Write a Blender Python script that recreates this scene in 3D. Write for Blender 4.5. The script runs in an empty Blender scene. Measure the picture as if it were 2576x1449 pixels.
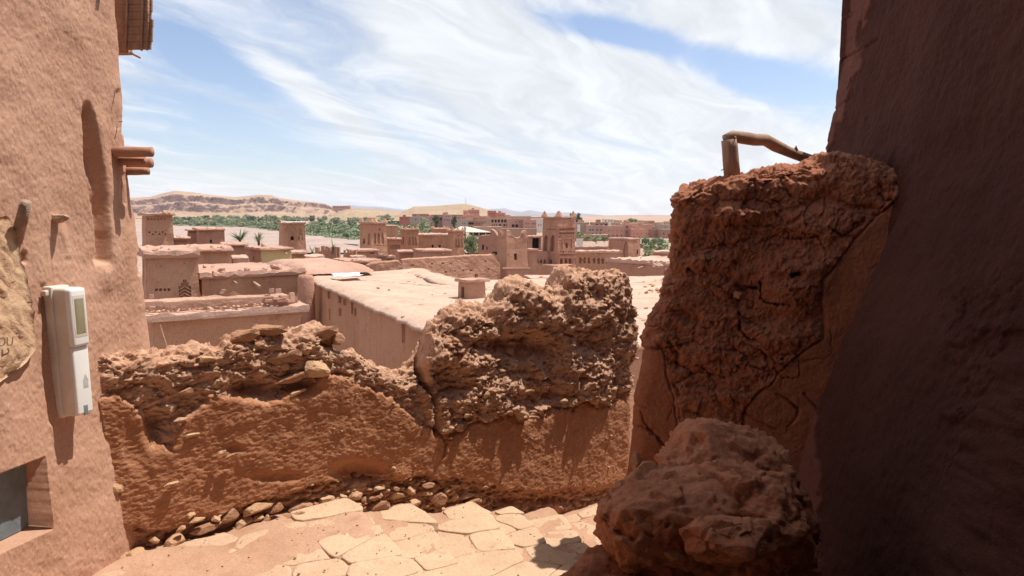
import bpy, math, random
import numpy as np
from mathutils import Vector, Matrix

random.seed(7)
R = math.radians
scene = bpy.context.scene
COL = scene.collection

# ------------------------------------------------------------------ camera
F = 1860.0                       # focal length in units of a 2576 x 1449 picture
HOR = 548.0                      # eye level in that picture
TH = math.atan((724.5 - HOR) / F)
CT, ST = math.cos(TH), math.sin(TH)
cam_d = bpy.data.cameras.new("camera")
cam_d.sensor_width = 36.0
cam_d.lens = 36.0 * F / 2576.0
cam_d.clip_start = 0.05
cam_d.clip_end = 60000.0
cam = bpy.data.objects.new("camera", cam_d)
COL.objects.link(cam)
cam.location = (0, 0, 0)
cam.rotation_euler = (R(90) - TH, 0, 0)
scene.camera = cam

# ------------------------------------------------------------------ exposure
vs = scene.view_settings
scene.display_settings.display_device = 'sRGB'
vs.view_transform = 'Standard'
vs.look = 'None'
vs.exposure = 0.40
vs.gamma = 1.0
vs.use_curve_mapping = False
scene.cycles.use_denoising = True
scene.cycles.max_bounces = 8
scene.cycles.diffuse_bounces = 4
scene.cycles.volume_bounces = 1
scene.cycles.sample_clamp_indirect = 6.0

# ------------------------------------------------------------------ sun and sky
SUN_EL, SUN_AZ = R(67), R(19)     # azimuth measured from +x towards +y
to_sun = Vector((math.cos(SUN_EL) * math.cos(SUN_AZ), math.cos(SUN_EL) * math.sin(SUN_AZ), math.sin(SUN_EL)))
sun_d = bpy.data.lights.new("sun", 'SUN')
sun_d.energy = 4.6
sun_d.angle = R(0.53)
sun_d.color = (1.0, 0.95, 0.87)
sun = bpy.data.objects.new("sun", sun_d)
COL.objects.link(sun)
sun.rotation_euler = to_sun.to_track_quat('Z', 'Y').to_euler()

def lk(nt, a, b):
    nt.links.new(a, b)

class NT:
    """small helper to write node trees"""
    def __init__(self, nt):
        self.nt = nt
    def node(self, t, **kw):
        n = self.nt.nodes.new(t)
        for k, v in kw.items():
            setattr(n, k, v)
        return n
    def put(self, sock, v):
        if hasattr(v, 'is_output'):
            self.nt.links.new(v, sock)
        else:
            sock.default_value = v
    def math(self, op, a, b=None, c=None, clamp=False):
        n = self.node('ShaderNodeMath', operation=op)
        n.use_clamp = clamp
        self.put(n.inputs[0], a)
        if b is not None: self.put(n.inputs[1], b)
        if c is not None: self.put(n.inputs[2], c)
        return n.outputs[0]
    def vmath(self, op, a, b=None):
        n = self.node('ShaderNodeVectorMath', operation=op)
        self.put(n.inputs[0], a)
        if b is not None: self.put(n.inputs[1], b)
        return n.outputs[0]
    def noise(self, vec, scale, detail=4, rough=0.55, dist=0.0):
        n = self.node('ShaderNodeTexNoise')
        self.put(n.inputs['Vector'], vec)
        n.inputs['Scale'].default_value = scale
        n.inputs['Detail'].default_value = detail
        n.inputs['Roughness'].default_value = rough
        n.inputs['Distortion'].default_value = dist
        return n.outputs['Fac']
    def vor(self, vec, scale, feature='F1'):
        n = self.node('ShaderNodeTexVoronoi', feature=feature)
        self.put(n.inputs['Vector'], vec)
        n.inputs['Scale'].default_value = scale
        return n
    def ramp(self, fac, lo, hi, a=0.0, b=1.0):
        n = self.node('ShaderNodeMapRange', interpolation_type='SMOOTHSTEP')
        self.put(n.inputs[0], fac)
        n.inputs[1].default_value = lo; n.inputs[2].default_value = hi
        n.inputs[3].default_value = a; n.inputs[4].default_value = b
        return n.outputs[0]
    def mix(self, fac, a, b, blend='MIX'):
        n = self.node('ShaderNodeMix', data_type='RGBA', blend_type=blend)
        n.clamp_factor = True
        self.put(n.inputs[0], fac)
        self.put(n.inputs[6], (*a, 1) if isinstance(a, tuple) and len(a) == 3 else a)
        self.put(n.inputs[7], (*b, 1) if isinstance(b, tuple) and len(b) == 3 else b)
        return n.outputs[2]
    def bump(self, h, strength, dist, normal=None):
        n = self.node('ShaderNodeBump')
        n.inputs['Strength'].default_value = strength
        n.inputs['Distance'].default_value = dist
        self.put(n.inputs['Height'], h)
        if normal is not None: self.put(n.inputs['Normal'], normal)
        return n.outputs[0]
    def scalev(self, v, s):
        return self.vmath('MULTIPLY', v, s)

# picture -> world helpers (used once, to find where real things stand)
def ray(u, v):
    a = (u - 1288) / F; b = (724.5 - v) / F
    return np.array([a, CT + b * ST, -ST + b * CT])
def px(u, v, Y):
    d = ray(u, v); return d * (Y / d[1])
def pz(u, v, Z):
    d = ray(u, v); return d * (Z / d[2])
def pplane(u, v, P, n):
    d = ray(u, v); return d * (np.dot(P, n) / np.dot(d, n))
def proj(p):
    p = np.asarray(p)
    w = p[..., 1] * CT - p[..., 2] * ST
    up = p[..., 1] * ST + p[..., 2] * CT
    return 1288 + F * p[..., 0] / w, 724.5 - F * up / w

world = bpy.data.worlds.new("World")
scene.world = world
world.use_nodes = True
wn = NT(world.node_tree)
world.node_tree.nodes.clear()
sky = wn.node('ShaderNodeTexSky', sky_type='NISHITA')
sky.sun_disc = False
sky.sun_elevation = SUN_EL
sky.sun_rotation = R(90) - SUN_AZ
sky.altitude = 1300
sky.air_density = 1.0
sky.dust_density = 2.2
sky.ozone_density = 1.6
tc = wn.node('ShaderNodeTexCoord')
sep = wn.node('ShaderNodeSeparateXYZ')
lk(world.node_tree, tc.outputs['Generated'], sep.inputs[0])
dx, dy, dz = sep.outputs
den = wn.math('ADD', wn.math('MAXIMUM', dz, 0.0), 0.13)
qx = wn.math('DIVIDE', dx, den)
qy = wn.math('DIVIDE', dy, den)
AX = R(30)
al = wn.math('ADD', wn.math('MULTIPLY', qx, math.sin(AX)), wn.math('MULTIPLY', qy, math.cos(AX)))
ac = wn.math('SUBTRACT', wn.math('MULTIPLY', qx, math.cos(AX)), wn.math('MULTIPLY', qy, math.sin(AX)))
def comb(a, b, c):
    n = wn.node('ShaderNodeCombineXYZ')
    wn.put(n.inputs[0], a); wn.put(n.inputs[1], b); wn.put(n.inputs[2], c)
    return n.outputs[0]
warp = wn.noise(comb(qx, qy, 4.4), 1.1, 4, .55)
warp2 = wn.noise(comb(qx, qy, 8.8), 2.6, 4, .55)
al = wn.math('ADD', al, wn.math('MULTIPLY', warp2, 0.3)); ac = wn.math('ADD', ac, wn.math('ADD', wn.math('MULTIPLY', warp, 0.42), wn.math('MULTIPLY', warp2, 0.12)))
v1 = comb(wn.math('MULTIPLY', al, 0.30), wn.math('MULTIPLY', ac, 1.25), 3.7)
v2 = comb(wn.math('MULTIPLY', al, 0.95), wn.math('MULTIPLY', ac, 3.0), 9.1)
v3 = comb(wn.math('MULTIPLY', al, 3.0), wn.math('MULTIPLY', ac, 6.0), 1.3)
n1 = wn.noise(v1, 1.0, 5, 0.55, 0.9)
n2 = wn.noise(v2, 1.0, 6, 0.58, 1.4)
n3 = wn.noise(v3, 1.0, 7, 0.66, 1.6)
field = wn.math('ADD', wn.math('MULTIPLY', n1, 0.34), wn.math('ADD', wn.math('MULTIPLY', n2, 0.46), wn.math('MULTIPLY', n3, 0.20)))
az = wn.math('ARCTAN2', dx, dy)
el = wn.math('ARCSINE', dz)
def sky_blob(u0, v0, u1, v1_, half, amp):
    """elongated patch in the real sky, from one direction to another"""
    a = ray(u0, v0); b = ray(u1, v1_)
    A = (math.atan2(a[0], a[1]), math.asin(a[2] / np.linalg.norm(a)))
    B = (math.atan2(b[0], b[1]), math.asin(b[2] / np.linalg.norm(b)))
    cx, cy = (A[0] + B[0]) / 2, (A[1] + B[1]) / 2
    L = math.hypot(B[0] - A[0], B[1] - A[1]) / 2
    ca, sa = (B[0] - A[0]) / (2 * L), (B[1] - A[1]) / (2 * L)
    h = half / F
    ux = wn.math('SUBTRACT', az, cx); uy = wn.math('SUBTRACT', el, cy)
    p = wn.math('MULTIPLY_ADD', ux, ca / L, wn.math('MULTIPLY', uy, sa / L))
    q = wn.math('MULTIPLY_ADD', ux, -sa / h, wn.math('MULTIPLY', uy, ca / h))
    r2 = wn.math('MULTIPLY_ADD', p, p, wn.math('MULTIPLY', q, q))
    return wn.math('MULTIPLY', wn.math('EXPONENT', wn.math('MULTIPLY', r2, -1.0)), amp)
blobs = [(330, 250, 800, 400, 120, -0.26), (330, 60, 640, 190, 75, -0.22), (420, 130, 620, 180, 40, -0.1),
         (1360, 40, 1720, 120, 30, -0.50), (1740, 150, 2110, 240, 52, -0.44), (1080, 375, 1420, 440, 15, -0.20),
         (700, 400, 1010, 470, 30, -0.12), (1450, 330, 1780, 400, 22, -0.12), (600, 170, 860, 330, 26, -0.14),
         (540, 80, 1000, 390, 34, 0.26), (340, 190, 760, 300, 14, 0.17), (330, 310, 620, 360, 12, 0.12),
         (1000, 100, 1600, 300, 190, 0.22), (1500, 230, 2080, 420, 100, 0.26), (1620, 10, 2120, 95, 58, 0.34), (1150, 150, 1720, 190, 60, 0.22), (1000, 20, 1320, 60, 60, 0.18),
         (350, 480, 1700, 520, 60, 0.16), (900, 40, 1250, 110, 90, 0.14)]
tot = field
for bb in blobs:
    tot = wn.math('ADD', tot, sky_blob(*bb))
cmask = wn.ramp(tot, 0.29, 0.66)
cmask = wn.math('MULTIPLY', cmask, 0.94)
skyc = wn.mix(1.0, sky.outputs[0], (0.128, 0.122, 0.122), 'MULTIPLY')
# thin cirrus: bright white veil, a little greyer where it is thick
shade = wn.ramp(n2, 0.3, 0.7, 0.84, 1.06)
cc = wn.node('ShaderNodeCombineXYZ')
wn.put(cc.inputs[0], wn.math('MULTIPLY', shade, 0.70)); wn.put(cc.inputs[1], wn.math('MULTIPLY', shade, 0.725)); wn.put(cc.inputs[2], wn.math('MULTIPLY', shade, 0.755))
out_c = wn.mix(cmask, skyc, cc.outputs[0])
bg = wn.node('ShaderNodeBackground')
lk(world.node_tree, out_c, bg.inputs[0])
bg.inputs[1].default_value = 1.0
wo = wn.node('ShaderNodeOutputWorld')
lk(world.node_tree, bg.outputs[0], wo.inputs[0])

# ------------------------------------------------------------------ noise in numpy
_rng = np.random.default_rng(3)
_perm = _rng.permutation(4096).astype(np.int64)
_val = _rng.random(4096) * 2 - 1
def _h(i, j, k):
    return _perm[(_perm[(_perm[i & 4095] + j) & 4095] + k) & 4095]
def vnoise(p):
    f = np.floor(p); i = f.astype(np.int64); w = p - f
    w = w * w * w * (w * (w * 6 - 15) + 10)
    x, y, z = i[:, 0], i[:, 1], i[:, 2]
    wx, wy, wz = w[:, 0], w[:, 1], w[:, 2]
    def c(a, b, d): return _val[_h(x + a, y + b, z + d)]
    x00 = c(0, 0, 0) * (1 - wx) + c(1, 0, 0) * wx
    x10 = c(0, 1, 0) * (1 - wx) + c(1, 1, 0) * wx
    x01 = c(0, 0, 1) * (1 - wx) + c(1, 0, 1) * wx
    x11 = c(0, 1, 1) * (1 - wx) + c(1, 1, 1) * wx
    return (x00 * (1 - wy) + x10 * wy) * (1 - wz) + (x01 * (1 - wy) + x11 * wy) * wz
def fbm(p, sc, oct=4, gain=0.5, seed=0.0):
    p = np.asarray(p) * sc + seed * 17.31
    a = 1.0; t = 0.0; o = np.zeros(len(p))
    for k in range(oct):
        o += a * vnoise(p); t += a; a *= gain
        p = p * 2.03 + 11.7
    return o / t
def worley(p, sc, seed=0, jit=0.95):
    """F1, F2 and a random value per cell"""
    p = np.asarray(p) * sc + seed * 5.77
    f = np.floor(p).astype(np.int64)
    d1 = np.full(len(p), 9.0); d2 = d1.copy(); cid = np.zeros(len(p))
    for a in (-1, 0, 1):
        for b in (-1, 0, 1):
            for c in (-1, 0, 1):
                g0, g1, g2 = f[:, 0] + a, f[:, 1] + b, f[:, 2] + c
                h = _h(g0, g1, g2)
                ox = (_val[h] * .5 * jit + .5); oy = (_val[(h + 71) & 4095] * .5 * jit + .5); oz = (_val[(h + 173) & 4095] * .5 * jit + .5)
                d = (g0 + ox - p[:, 0]) ** 2 + (g1 + oy - p[:, 1]) ** 2 + (g2 + oz - p[:, 2]) ** 2
                m = d < d1
                d2 = np.where(m, d1, np.minimum(d2, d))
                cid = np.where(m, _val[(h + 311) & 4095], cid)
                d1 = np.where(m, d, d1)
    return np.sqrt(d1), np.sqrt(d2), cid
def facet(p, sc, seed=0, jit=0.95):
    """flaky relief: every cell is a small plane with its own tilt and height"""
    p = np.asarray(p) * sc + seed * 7.13
    f = np.floor(p).astype(np.int64)
    d1 = np.full(len(p), 9.0); out = np.zeros(len(p))
    for a in (-1, 0, 1):
        for b in (-1, 0, 1):
            for c in (-1, 0, 1):
                g0, g1, g2 = f[:, 0] + a, f[:, 1] + b, f[:, 2] + c
                h = _h(g0, g1, g2)
                ox = g0 + (_val[h] * .5 * jit + .5) - p[:, 0]; oy = g1 + (_val[(h + 71) & 4095] * .5 * jit + .5) - p[:, 1]; oz = g2 + (_val[(h + 173) & 4095] * .5 * jit + .5) - p[:, 2]
                d = ox * ox + oy * oy + oz * oz
                m = d < d1
                t = .45 * _val[(h + 311) & 4095] + 1.1 * (_val[(h + 401) & 4095] * ox + _val[(h + 503) & 4095] * oy + _val[(h + 607) & 4095] * oz)
                out = np.where(m, t, out); d1 = np.where(m, d, d1)
    return out
def sst(x, a, b):
    t = np.clip((x - a) / (b - a), 0, 1)
    return t * t * (3 - 2 * t)
def polydist(U, V, pts):
    d = np.full(U.shape, 1e9)
    for (x0, y0), (x1, y1) in zip(pts[:-1], pts[1:]):
        ex, ey = x1 - x0, y1 - y0
        t = np.clip(((U - x0) * ex + (V - y0) * ey) / (ex * ex + ey * ey + 1e-9), 0, 1)
        d = np.minimum(d, np.hypot(U - x0 - t * ex, V - y0 - t * ey))
    return d

# ------------------------------------------------------------------ object helpers
def link(o, parent=None):
    COL.objects.link(o)
    if parent is not None:
        o.parent = parent
    return o
def tag(o, label=None, cat=None, group=None, kind=None):
    if label: o['label'] = label
    if cat: o['category'] = cat
    if group: o['group'] = group
    if kind: o['kind'] = kind
    return o
def empty(name, loc, label=None, cat=None, group=None):
    o = bpy.data.objects.new(name, None)
    o.location = loc
    o.empty_display_size = 0.2
    link(o)
    return tag(o, label, cat, group)
def mesh_obj(name, verts, faces, mat, parent=None, smooth=False, attr=None):
    me = bpy.data.meshes.new(name)
    if isinstance(faces, np.ndarray) and len(faces):
        nf, k = faces.shape
        me.vertices.add(len(verts)); me.vertices.foreach_set('co', np.asarray(verts, dtype=np.float32).ravel())
        me.loops.add(nf * k); me.loops.foreach_set('vertex_index', faces.astype(np.int32).ravel())
        me.polygons.add(nf)
        me.polygons.foreach_set('loop_start', np.arange(0, nf * k, k, dtype=np.int32))
        me.polygons.foreach_set('loop_total', np.full(nf, k, dtype=np.int32))
        me.update(calc_edges=True)
    else:
        me.from_pydata([tuple(map(float, v)) for v in verts], [], [list(map(int, f)) for f in faces])
    if attr:
        for an, av in attr.items():
            at = me.attributes.new(an, 'FLOAT', 'POINT')
            at.data.foreach_set('value', np.asarray(av, dtype=np.float32))
    if smooth:
        me.polygons.foreach_set('use_smooth', np.ones(len(me.polygons), dtype=bool))
    me.update()
    if mat is not None:
        me.materials.append(mat)
    o = bpy.data.objects.new(name, me)
    link(o)
    if parent is not None:
        o.parent = parent
        if parent.type == 'EMPTY':
            o.matrix_parent_inverse = Matrix.Translation(-Vector(parent.location))
    return o
def share(src, name, parent, M):
    """copy of a mesh object that shares its data, placed by matrix M (world)"""
    o = bpy.data.objects.new(name, src)
    link(o)
    if parent is not None:
        o.parent = parent
        if parent.type == 'EMPTY':
            o.matrix_parent_inverse = Matrix.Translation(-Vector(parent.location))
    o.matrix_basis = M
    return o
def grid_faces(nr, nc):
    i = np.arange(nr - 1)[:, None] * nc + np.arange(nc - 1)[None, :]
    i = i.ravel()
    return np.stack([i, i + 1, i + nc + 1, i + nc], 1)

class MB:
    def __init__(self): self.v = []; self.f = []
    def quad(self, a, b, c, d):
        n = len(self.v); self.v += [a, b, c, d]; self.f.append((n, n + 1, n + 2, n + 3))
    def poly(self, pts):
        n = len(self.v); self.v += list(pts); self.f.append(tuple(range(n, n + len(pts))))
    def box(self, c, ex, ey, ez):
        c = np.asarray(c, float); ex = np.asarray(ex, float); ey = np.asarray(ey, float); ez = np.asarray(ez, float)
        n = len(self.v)
        for sz in (-1, 1):
            for sx, sy in ((-1, -1), (1, -1), (1, 1), (-1, 1)):
                self.v.append(c + sx * ex + sy * ey + sz * ez)
        self.f += [(n, n + 3, n + 2, n + 1), (n + 4, n + 5, n + 6, n + 7)]
        for k in range(4):
            j = (k + 1) % 4
            self.f.append((n + k, n + j, n + 4 + j, n + 4 + k))
    def tube(self, pts, rad, seg=10, wob=0.0, cap=True):
        pts = [np.asarray(p, float) for p in pts]
        rings = []
        for i, p in enumerate(pts):
            t = pts[min(i + 1, len(pts) - 1)] - pts[max(i - 1, 0)]
            t = t / np.linalg.norm(t)
            a = np.cross(t, (0, 0, 1) if abs(t[2]) < .9 else (1, 0, 0)); a /= np.linalg.norm(a)
            b = np.cross(t, a)
            r = rad[i] if hasattr(rad, '__len__') else rad
            n = len(self.v); ring = []
            for k in range(seg):
                an = 2 * math.pi * k / seg
                rr = r * (1 + wob * (random.random() - .5))
                self.v.append(p + a * math.cos(an) * rr + b * math.sin(an) * rr)
                ring.append(n + k)
            rings.append(ring)
        for r0, r1 in zip(rings[:-1], rings[1:]):
            for k in range(seg):
                j = (k + 1) % seg
                self.f.append((r0[k], r0[j], r1[j], r1[k]))
        if cap:
            self.f.append(tuple(rings[0][::-1])); self.f.append(tuple(rings[-1]))
    def build(self, name, mat, parent=None, smooth=False):
        return mesh_obj(name, self.v, self.f, mat, parent, smooth)

# ------------------------------------------------------------------ materials
def new_mat(name):
    m = bpy.data.materials.new(name); m.use_nodes = True
    m.node_tree.nodes.clear()
    n = NT(m.node_tree)
    b = n.node('ShaderNodeBsdfPrincipled'); o = n.node('ShaderNodeOutputMaterial')
    lk(m.node_tree, b.outputs[0], o.inputs[0])
    b.inputs['Roughness'].default_value = 0.95
    b.inputs['Specular IOR Level'].default_value = 0.12
    return m, n, b
def pos(n):
    return n.node('ShaderNodeNewGeometry').outputs['Position']
def mud(name, c1, c2, c3=None, sc=1.0, straw=0.3, bump=1.0, cracks=0.0, second=None, streak=0.0, attr='rubble', strawc=(0.60, 0.43, 0.27)):
    """earth plaster: broad colour drift, speckle, straw flecks, grit relief; 'second' = colours used where the rubble attribute is 1"""
    m, n, b = new_mat(name)
    P = pos(n)
    big = n.noise(P, 1.1 * sc, 6, 0.6, 0.4)
    mid = n.noise(P, 6.5 * sc, 5, 0.6)
    fine = n.noise(P, 55 * sc, 4, 0.65)
    def colset(a, bb):
        c = n.mix(n.ramp(big, 0.33, 0.67), a, bb)
        return c
    col = colset(c1, c2)
    if c3: col = n.mix(n.ramp(mid, 0.52, 0.75, 0, 0.65), col, c3)
    if second:
        at = n.node('ShaderNodeAttribute'); at.attribute_name = attr
        s = colset(second[0], second[1])
        cell = n.vor(n.scalev(P, (1, 1, 1.7)), 28)
        s = n.mix(n.ramp(n.noise(cell.outputs['Position'], 40, 1), 0.45, 0.62, 0, 0.75), s, second[2])
        col = n.mix(at.outputs['Fac'], col, s)
    col = n.mix(n.ramp(fine, 0.3, 0.75, 0.0, 0.42), col, n.mix(1.0, col, (0.62, 0.58, 0.55), 'MULTIPLY'))
    if streak:
        st = n.noise(n.scalev(P, (1, 1, 0.12)), 3.2 * sc, 5, 0.6)
        col = n.mix(n.ramp(st, 0.5, 0.8, 0, streak), col, n.mix(1.0, col, (0.6, 0.56, 0.54), 'MULTIPLY'))
    if straw:
        s1 = n.noise(n.scalev(P, (0.35, 0.35, 1.5)), 70 * sc, 2, 0.5, 0.6)
        s2 = n.noise(n.vmath('ADD', n.scalev(P, (0.9, 0.9, 0.3)), (5, 3, 1)), 75 * sc, 2, 0.5, 0.8)
        fl = n.math('MAXIMUM', n.ramp(s1, 0.64, 0.72), n.ramp(s2, 0.66, 0.73))
        col = n.mix(n.math('MULTIPLY', fl, straw), col, strawc)
    lk(m.node_tree, col, b.inputs['Base Color'])
    nn = n.bump(mid, 0.55 * bump, 0.03 / sc)
    nn = n.bump(n.noise(P, 24 * sc, 5, 0.7), 0.6 * bump, 0.012 / sc, nn)
    nn = n.bump(fine, 0.5 * bump, 0.006 / sc, nn)
    if cracks:
        w = n.vmath('ADD', P, n.scalev(P, (0.0, 0.0, 0.15)))
        v = n.vor(w, 5.0 * sc, 'DISTANCE_TO_EDGE')
        ed = n.ramp(n.math('ADD', v.outputs['Distance'], n.math('MULTIPLY', mid, 0.03)), 0.018, 0.035)
        nn = n.bump(ed, cracks, 0.02 / sc, nn)
    lk(m.node_tree, nn, b.inputs['Normal'])
    return m
def plain(name, c, c2=None, rough=0.9, sc=3.0, bump=0.0, stretch=None, spec=0.12):
    m, n, b = new_mat(name)
    P = pos(n)
    if stretch: P = n.scalev(P, stretch)
    no = n.noise(P, sc, 5, 0.6)
    col = n.mix(n.ramp(no, 0.35, 0.68), c, c2 if c2 else tuple(x * 0.75 for x in c))
    lk(m.node_tree, col, b.inputs['Base Color'])
    b.inputs['Roughness'].default_value = rough
    b.inputs['Specular IOR Level'].default_value = spec
    if bump:
        lk(m.node_tree, n.bump(n.noise(P, sc * 4, 4, 0.6), bump, 0.3 / sc), b.inputs['Normal'])
    return m

M = {}
M['tower'] = mud('pink_earth_plaster', (0.49, 0.275, 0.185), (0.57, 0.335, 0.235), (0.41, 0.22, 0.14), 1.8, 0.8, 0.25, streak=0.3)
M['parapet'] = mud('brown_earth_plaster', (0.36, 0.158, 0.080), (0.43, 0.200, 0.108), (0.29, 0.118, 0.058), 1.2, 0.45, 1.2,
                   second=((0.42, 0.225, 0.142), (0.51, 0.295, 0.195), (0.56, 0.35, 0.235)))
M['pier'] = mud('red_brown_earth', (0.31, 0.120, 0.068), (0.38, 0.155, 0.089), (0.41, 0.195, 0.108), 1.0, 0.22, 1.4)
M['shade_dark_wall'] = mud('shade_darkened_plaster', (0.068, 0.025, 0.018), (0.09, 0.035, 0.025), (0.055, 0.020, 0.014), 1.0, 0.08, 1.2, strawc=(0.22, 0.12, 0.08),
                     second=((0.15, 0.058, 0.043), (0.18, 0.074, 0.055), (0.14, 0.054, 0.04)), attr='skin')  # wall beyond the skin darkened in colour to carry its deep shade
M['passage_dark'] = mud('dark_passage_earth', (0.06, 0.02, 0.015), (0.08, 0.03, 0.02), (0.10, 0.045, 0.03), 1.0, 0.12, 1.2)  # dark colour for the added passage shell
M['bench'] = mud('pale_brown_rubble', (0.42, 0.168, 0.09), (0.49, 0.215, 0.122), (0.35, 0.138, 0.074), 1.3, 0.15, 1.6)
M['stone'] = mud('tan_stone', (0.50, 0.30, 0.17), (0.58, 0.37, 0.225), (0.40, 0.215, 0.125), 1.5, 0.0, 1.2)
M['stone_dark'] = mud('red_brown_stone', (0.36, 0.19, 0.11), (0.45, 0.25, 0.15), (0.30, 0.15, 0.09), 1.5, 0.0, 1.4)
M['paving'] = mud('buff_paving_stone', (0.53, 0.36, 0.235), (0.60, 0.42, 0.28), (0.45, 0.29, 0.185), 1.8, 0.05, 1.5)
M['paving2'] = mud('rose_paving_stone', (0.51, 0.335, 0.22), (0.58, 0.395, 0.265), (0.44, 0.27, 0.175), 1.6, 0.05, 1.4)
M['path'] = mud('trodden_earth', (0.43, 0.25, 0.16), (0.50, 0.305, 0.205), (0.37, 0.20, 0.125), 1.4, 0.10, 1.3)
M['house'] = mud('house_earth', (0.45, 0.24, 0.15), (0.52, 0.29, 0.19), (0.34, 0.165, 0.1), 0.32, 0.0, 1.8, streak=0.5)
M['house2'] = mud('house_earth_orange', (0.47, 0.25, 0.15), (0.54, 0.3, 0.19), (0.36, 0.175, 0.1), 0.32, 0.0, 1.8, streak=0.5)
M['house3'] = mud('house_earth_rose', (0.41, 0.21, 0.142), (0.48, 0.26, 0.18), (0.31, 0.15, 0.1), 0.32, 0.0, 1.8, streak=0.5)
M['ruin'] = mud('weathered_pise', (0.42, 0.225, 0.15), (0.50, 0.285, 0.195), (0.36, 0.18, 0.115), 0.35, 0.0, 1.5, streak=0.45)
M['roof'] = mud('roof_earth', (0.45, 0.265, 0.195), (0.52, 0.32, 0.24), (0.36, 0.20, 0.145), 0.40, 0.0, 1.6)
M['roof_pale'] = mud('pale_roof_earth', (0.52, 0.325, 0.245), (0.58, 0.38, 0.295), (0.44, 0.265, 0.195), 0.35, 0.0, 1.2)
M['roof_big'] = mud('terrace_earth', (0.50, 0.33, 0.245), (0.58, 0.41, 0.315), (0.36, 0.22, 0.155), 0.55, 0.0, 1.8)
M['yellow'] = mud('pale_yellow_plaster', (0.56, 0.44, 0.22), (0.62, 0.50, 0.27), (0.50, 0.38, 0.19), 0.3, 0.0, 0.6, streak=0.3)
M['hole'] = plain('dark_interior', (0.035, 0.02, 0.015), (0.02, 0.012, 0.01))
M['wood'] = plain('weathered_wood', (0.36, 0.20, 0.13), (0.46, 0.28, 0.19), 0.8, 9.0, 0.6, (1, 1, 1))
M['wood_grey'] = plain('grey_wood', (0.30, 0.20, 0.15), (0.42, 0.30, 0.23), 0.8, 30.0, 0.5, (0.3, 1, 1))
M['wood_pale'] = plain('pale_wood', (0.50, 0.34, 0.24), (0.38, 0.23, 0.155), 0.75, 26.0, 0.5, (1, 1, 0.12))
M['reed'] = plain('reed', (0.34, 0.205, 0.13), (0.26, 0.15, 0.095), 0.85, 30.0, 0.6, (1, 1, 0.2))

# =================================================================== FOREGROUND
def interp(x, pts):
    xs = [p[0] for p in pts]; ys = [p[1] for p in pts]
    return np.interp(x, xs, ys)
def unit(v):
    v = np.asarray(v, float); return v / np.linalg.norm(v)

# ---- parapet wall --------------------------------------------------
PB = R(40)
PP = px(235, 1000, 3.4)
PE = np.array([math.cos(PB), math.sin(PB), 0]); PN = np.array([math.sin(PB), -math.cos(PB), 0])
def wall_pt(u, v, off=0.0):
    return pplane(u, v, PP + PN * off, PN)
def wall_sz(u, v):
    q = wall_pt(u, v); return float(np.dot(q - PP, PE)), float(q[2])
top_px = [(200, 868), (230, 868), (262, 860), (300, 872), (330, 881), (388, 879), (440, 873), (500, 863), (568, 862), (576, 846), (600, 832),
          (622, 824), (640, 834), (668, 826), (700, 826), (740, 834), (785, 820), (815, 810), (848, 820), (860, 845), (880, 858), (905, 866), (935, 890), (958, 908),
          (975, 918), (1000, 919), (1035, 914), (1052, 905), (1064, 885), (1078, 868), (1090, 836), (1110, 811), (1150, 786), (1190, 768), (1215, 774),
          (1245, 780), (1262, 760), (1280, 736), (1310, 722), (1335, 715), (1360, 722), (1385, 735), (1410, 738), (1424, 720), (1430, 696),
          (1450, 683), (1480, 678), (1510, 684), (1535, 696), (1555, 681), (1572, 678), (1582, 694), (1590, 730), (1602, 760), (1606, 800)]
tp = [wall_sz(u, v) for u, v in top_px]
SL = wall_sz(1604, 900)[0]
ground_sz = [(-0.3, -1.62), (0.3, -1.62), (0.9, -1.64), (1.40, -1.79), (1.80, -1.90), (2.30, -2.02), (2.66, -2.13), (2.98, -2.22), (4.5, -2.26)]
RC = 0.13
ns, nt_f, nt_t = 640, 270, 70
cs = np.linspace(-0.12, SL + 0.22, ns)
sv = np.where(cs < SL - RC, cs, 0); phi = np.clip((cs - (SL - RC)) / RC, 0, 1.6)
ss = np.where(cs < SL - RC, cs, SL - RC + RC * np.sin(phi))
so = np.where(cs < SL - RC, 0, -(RC - RC * np.cos(phi)))
nl = PN[None, :] * np.cos(np.where(cs < SL - RC, 0, phi))[:, None] + PE[None, :] * np.sin(np.where(cs < SL - RC, 0, phi))[:, None]
zt = np.interp(ss, [a for a, b in tp], [b for a, b in tp])
zb = interp(ss, ground_sz) - 0.25
rt = 0.14
wv = np.concatenate([np.linspace(0, 1, nt_f), 1 + np.linspace(0, 1, nt_t + 1)[1:]])
Pts = np.zeros((len(wv), ns, 3)); Nrm = np.zeros_like(Pts)
basexy = PP[None, :] + PE[None, :] * ss[:, None] + PN[None, :] * so[:, None]
for i, w in enumerate(wv):
    if w <= 1:
        z = zb + (zt - rt - zb) * w; ins = np.zeros(ns); a = 0.0
    else:
        a = (w - 1) * math.pi * 0.95
        z = zt - rt + rt * math.sin(a) - (0.25 * max(0, (w - 1.5) * 2)); ins = np.full(ns, (1 - math.cos(a)) * 0.16)
    Pts[i, :, :2] = (basexy - nl * ins[:, None])[:, :2]
    Pts[i, :, 2] = z
    Nrm[i] = nl * math.cos(a); Nrm[i, :, 2] = math.sin(a)
Pf = Pts.reshape(-1, 3); Nf = Nrm.reshape(-1, 3)
U, V = proj(Pf)
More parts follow.
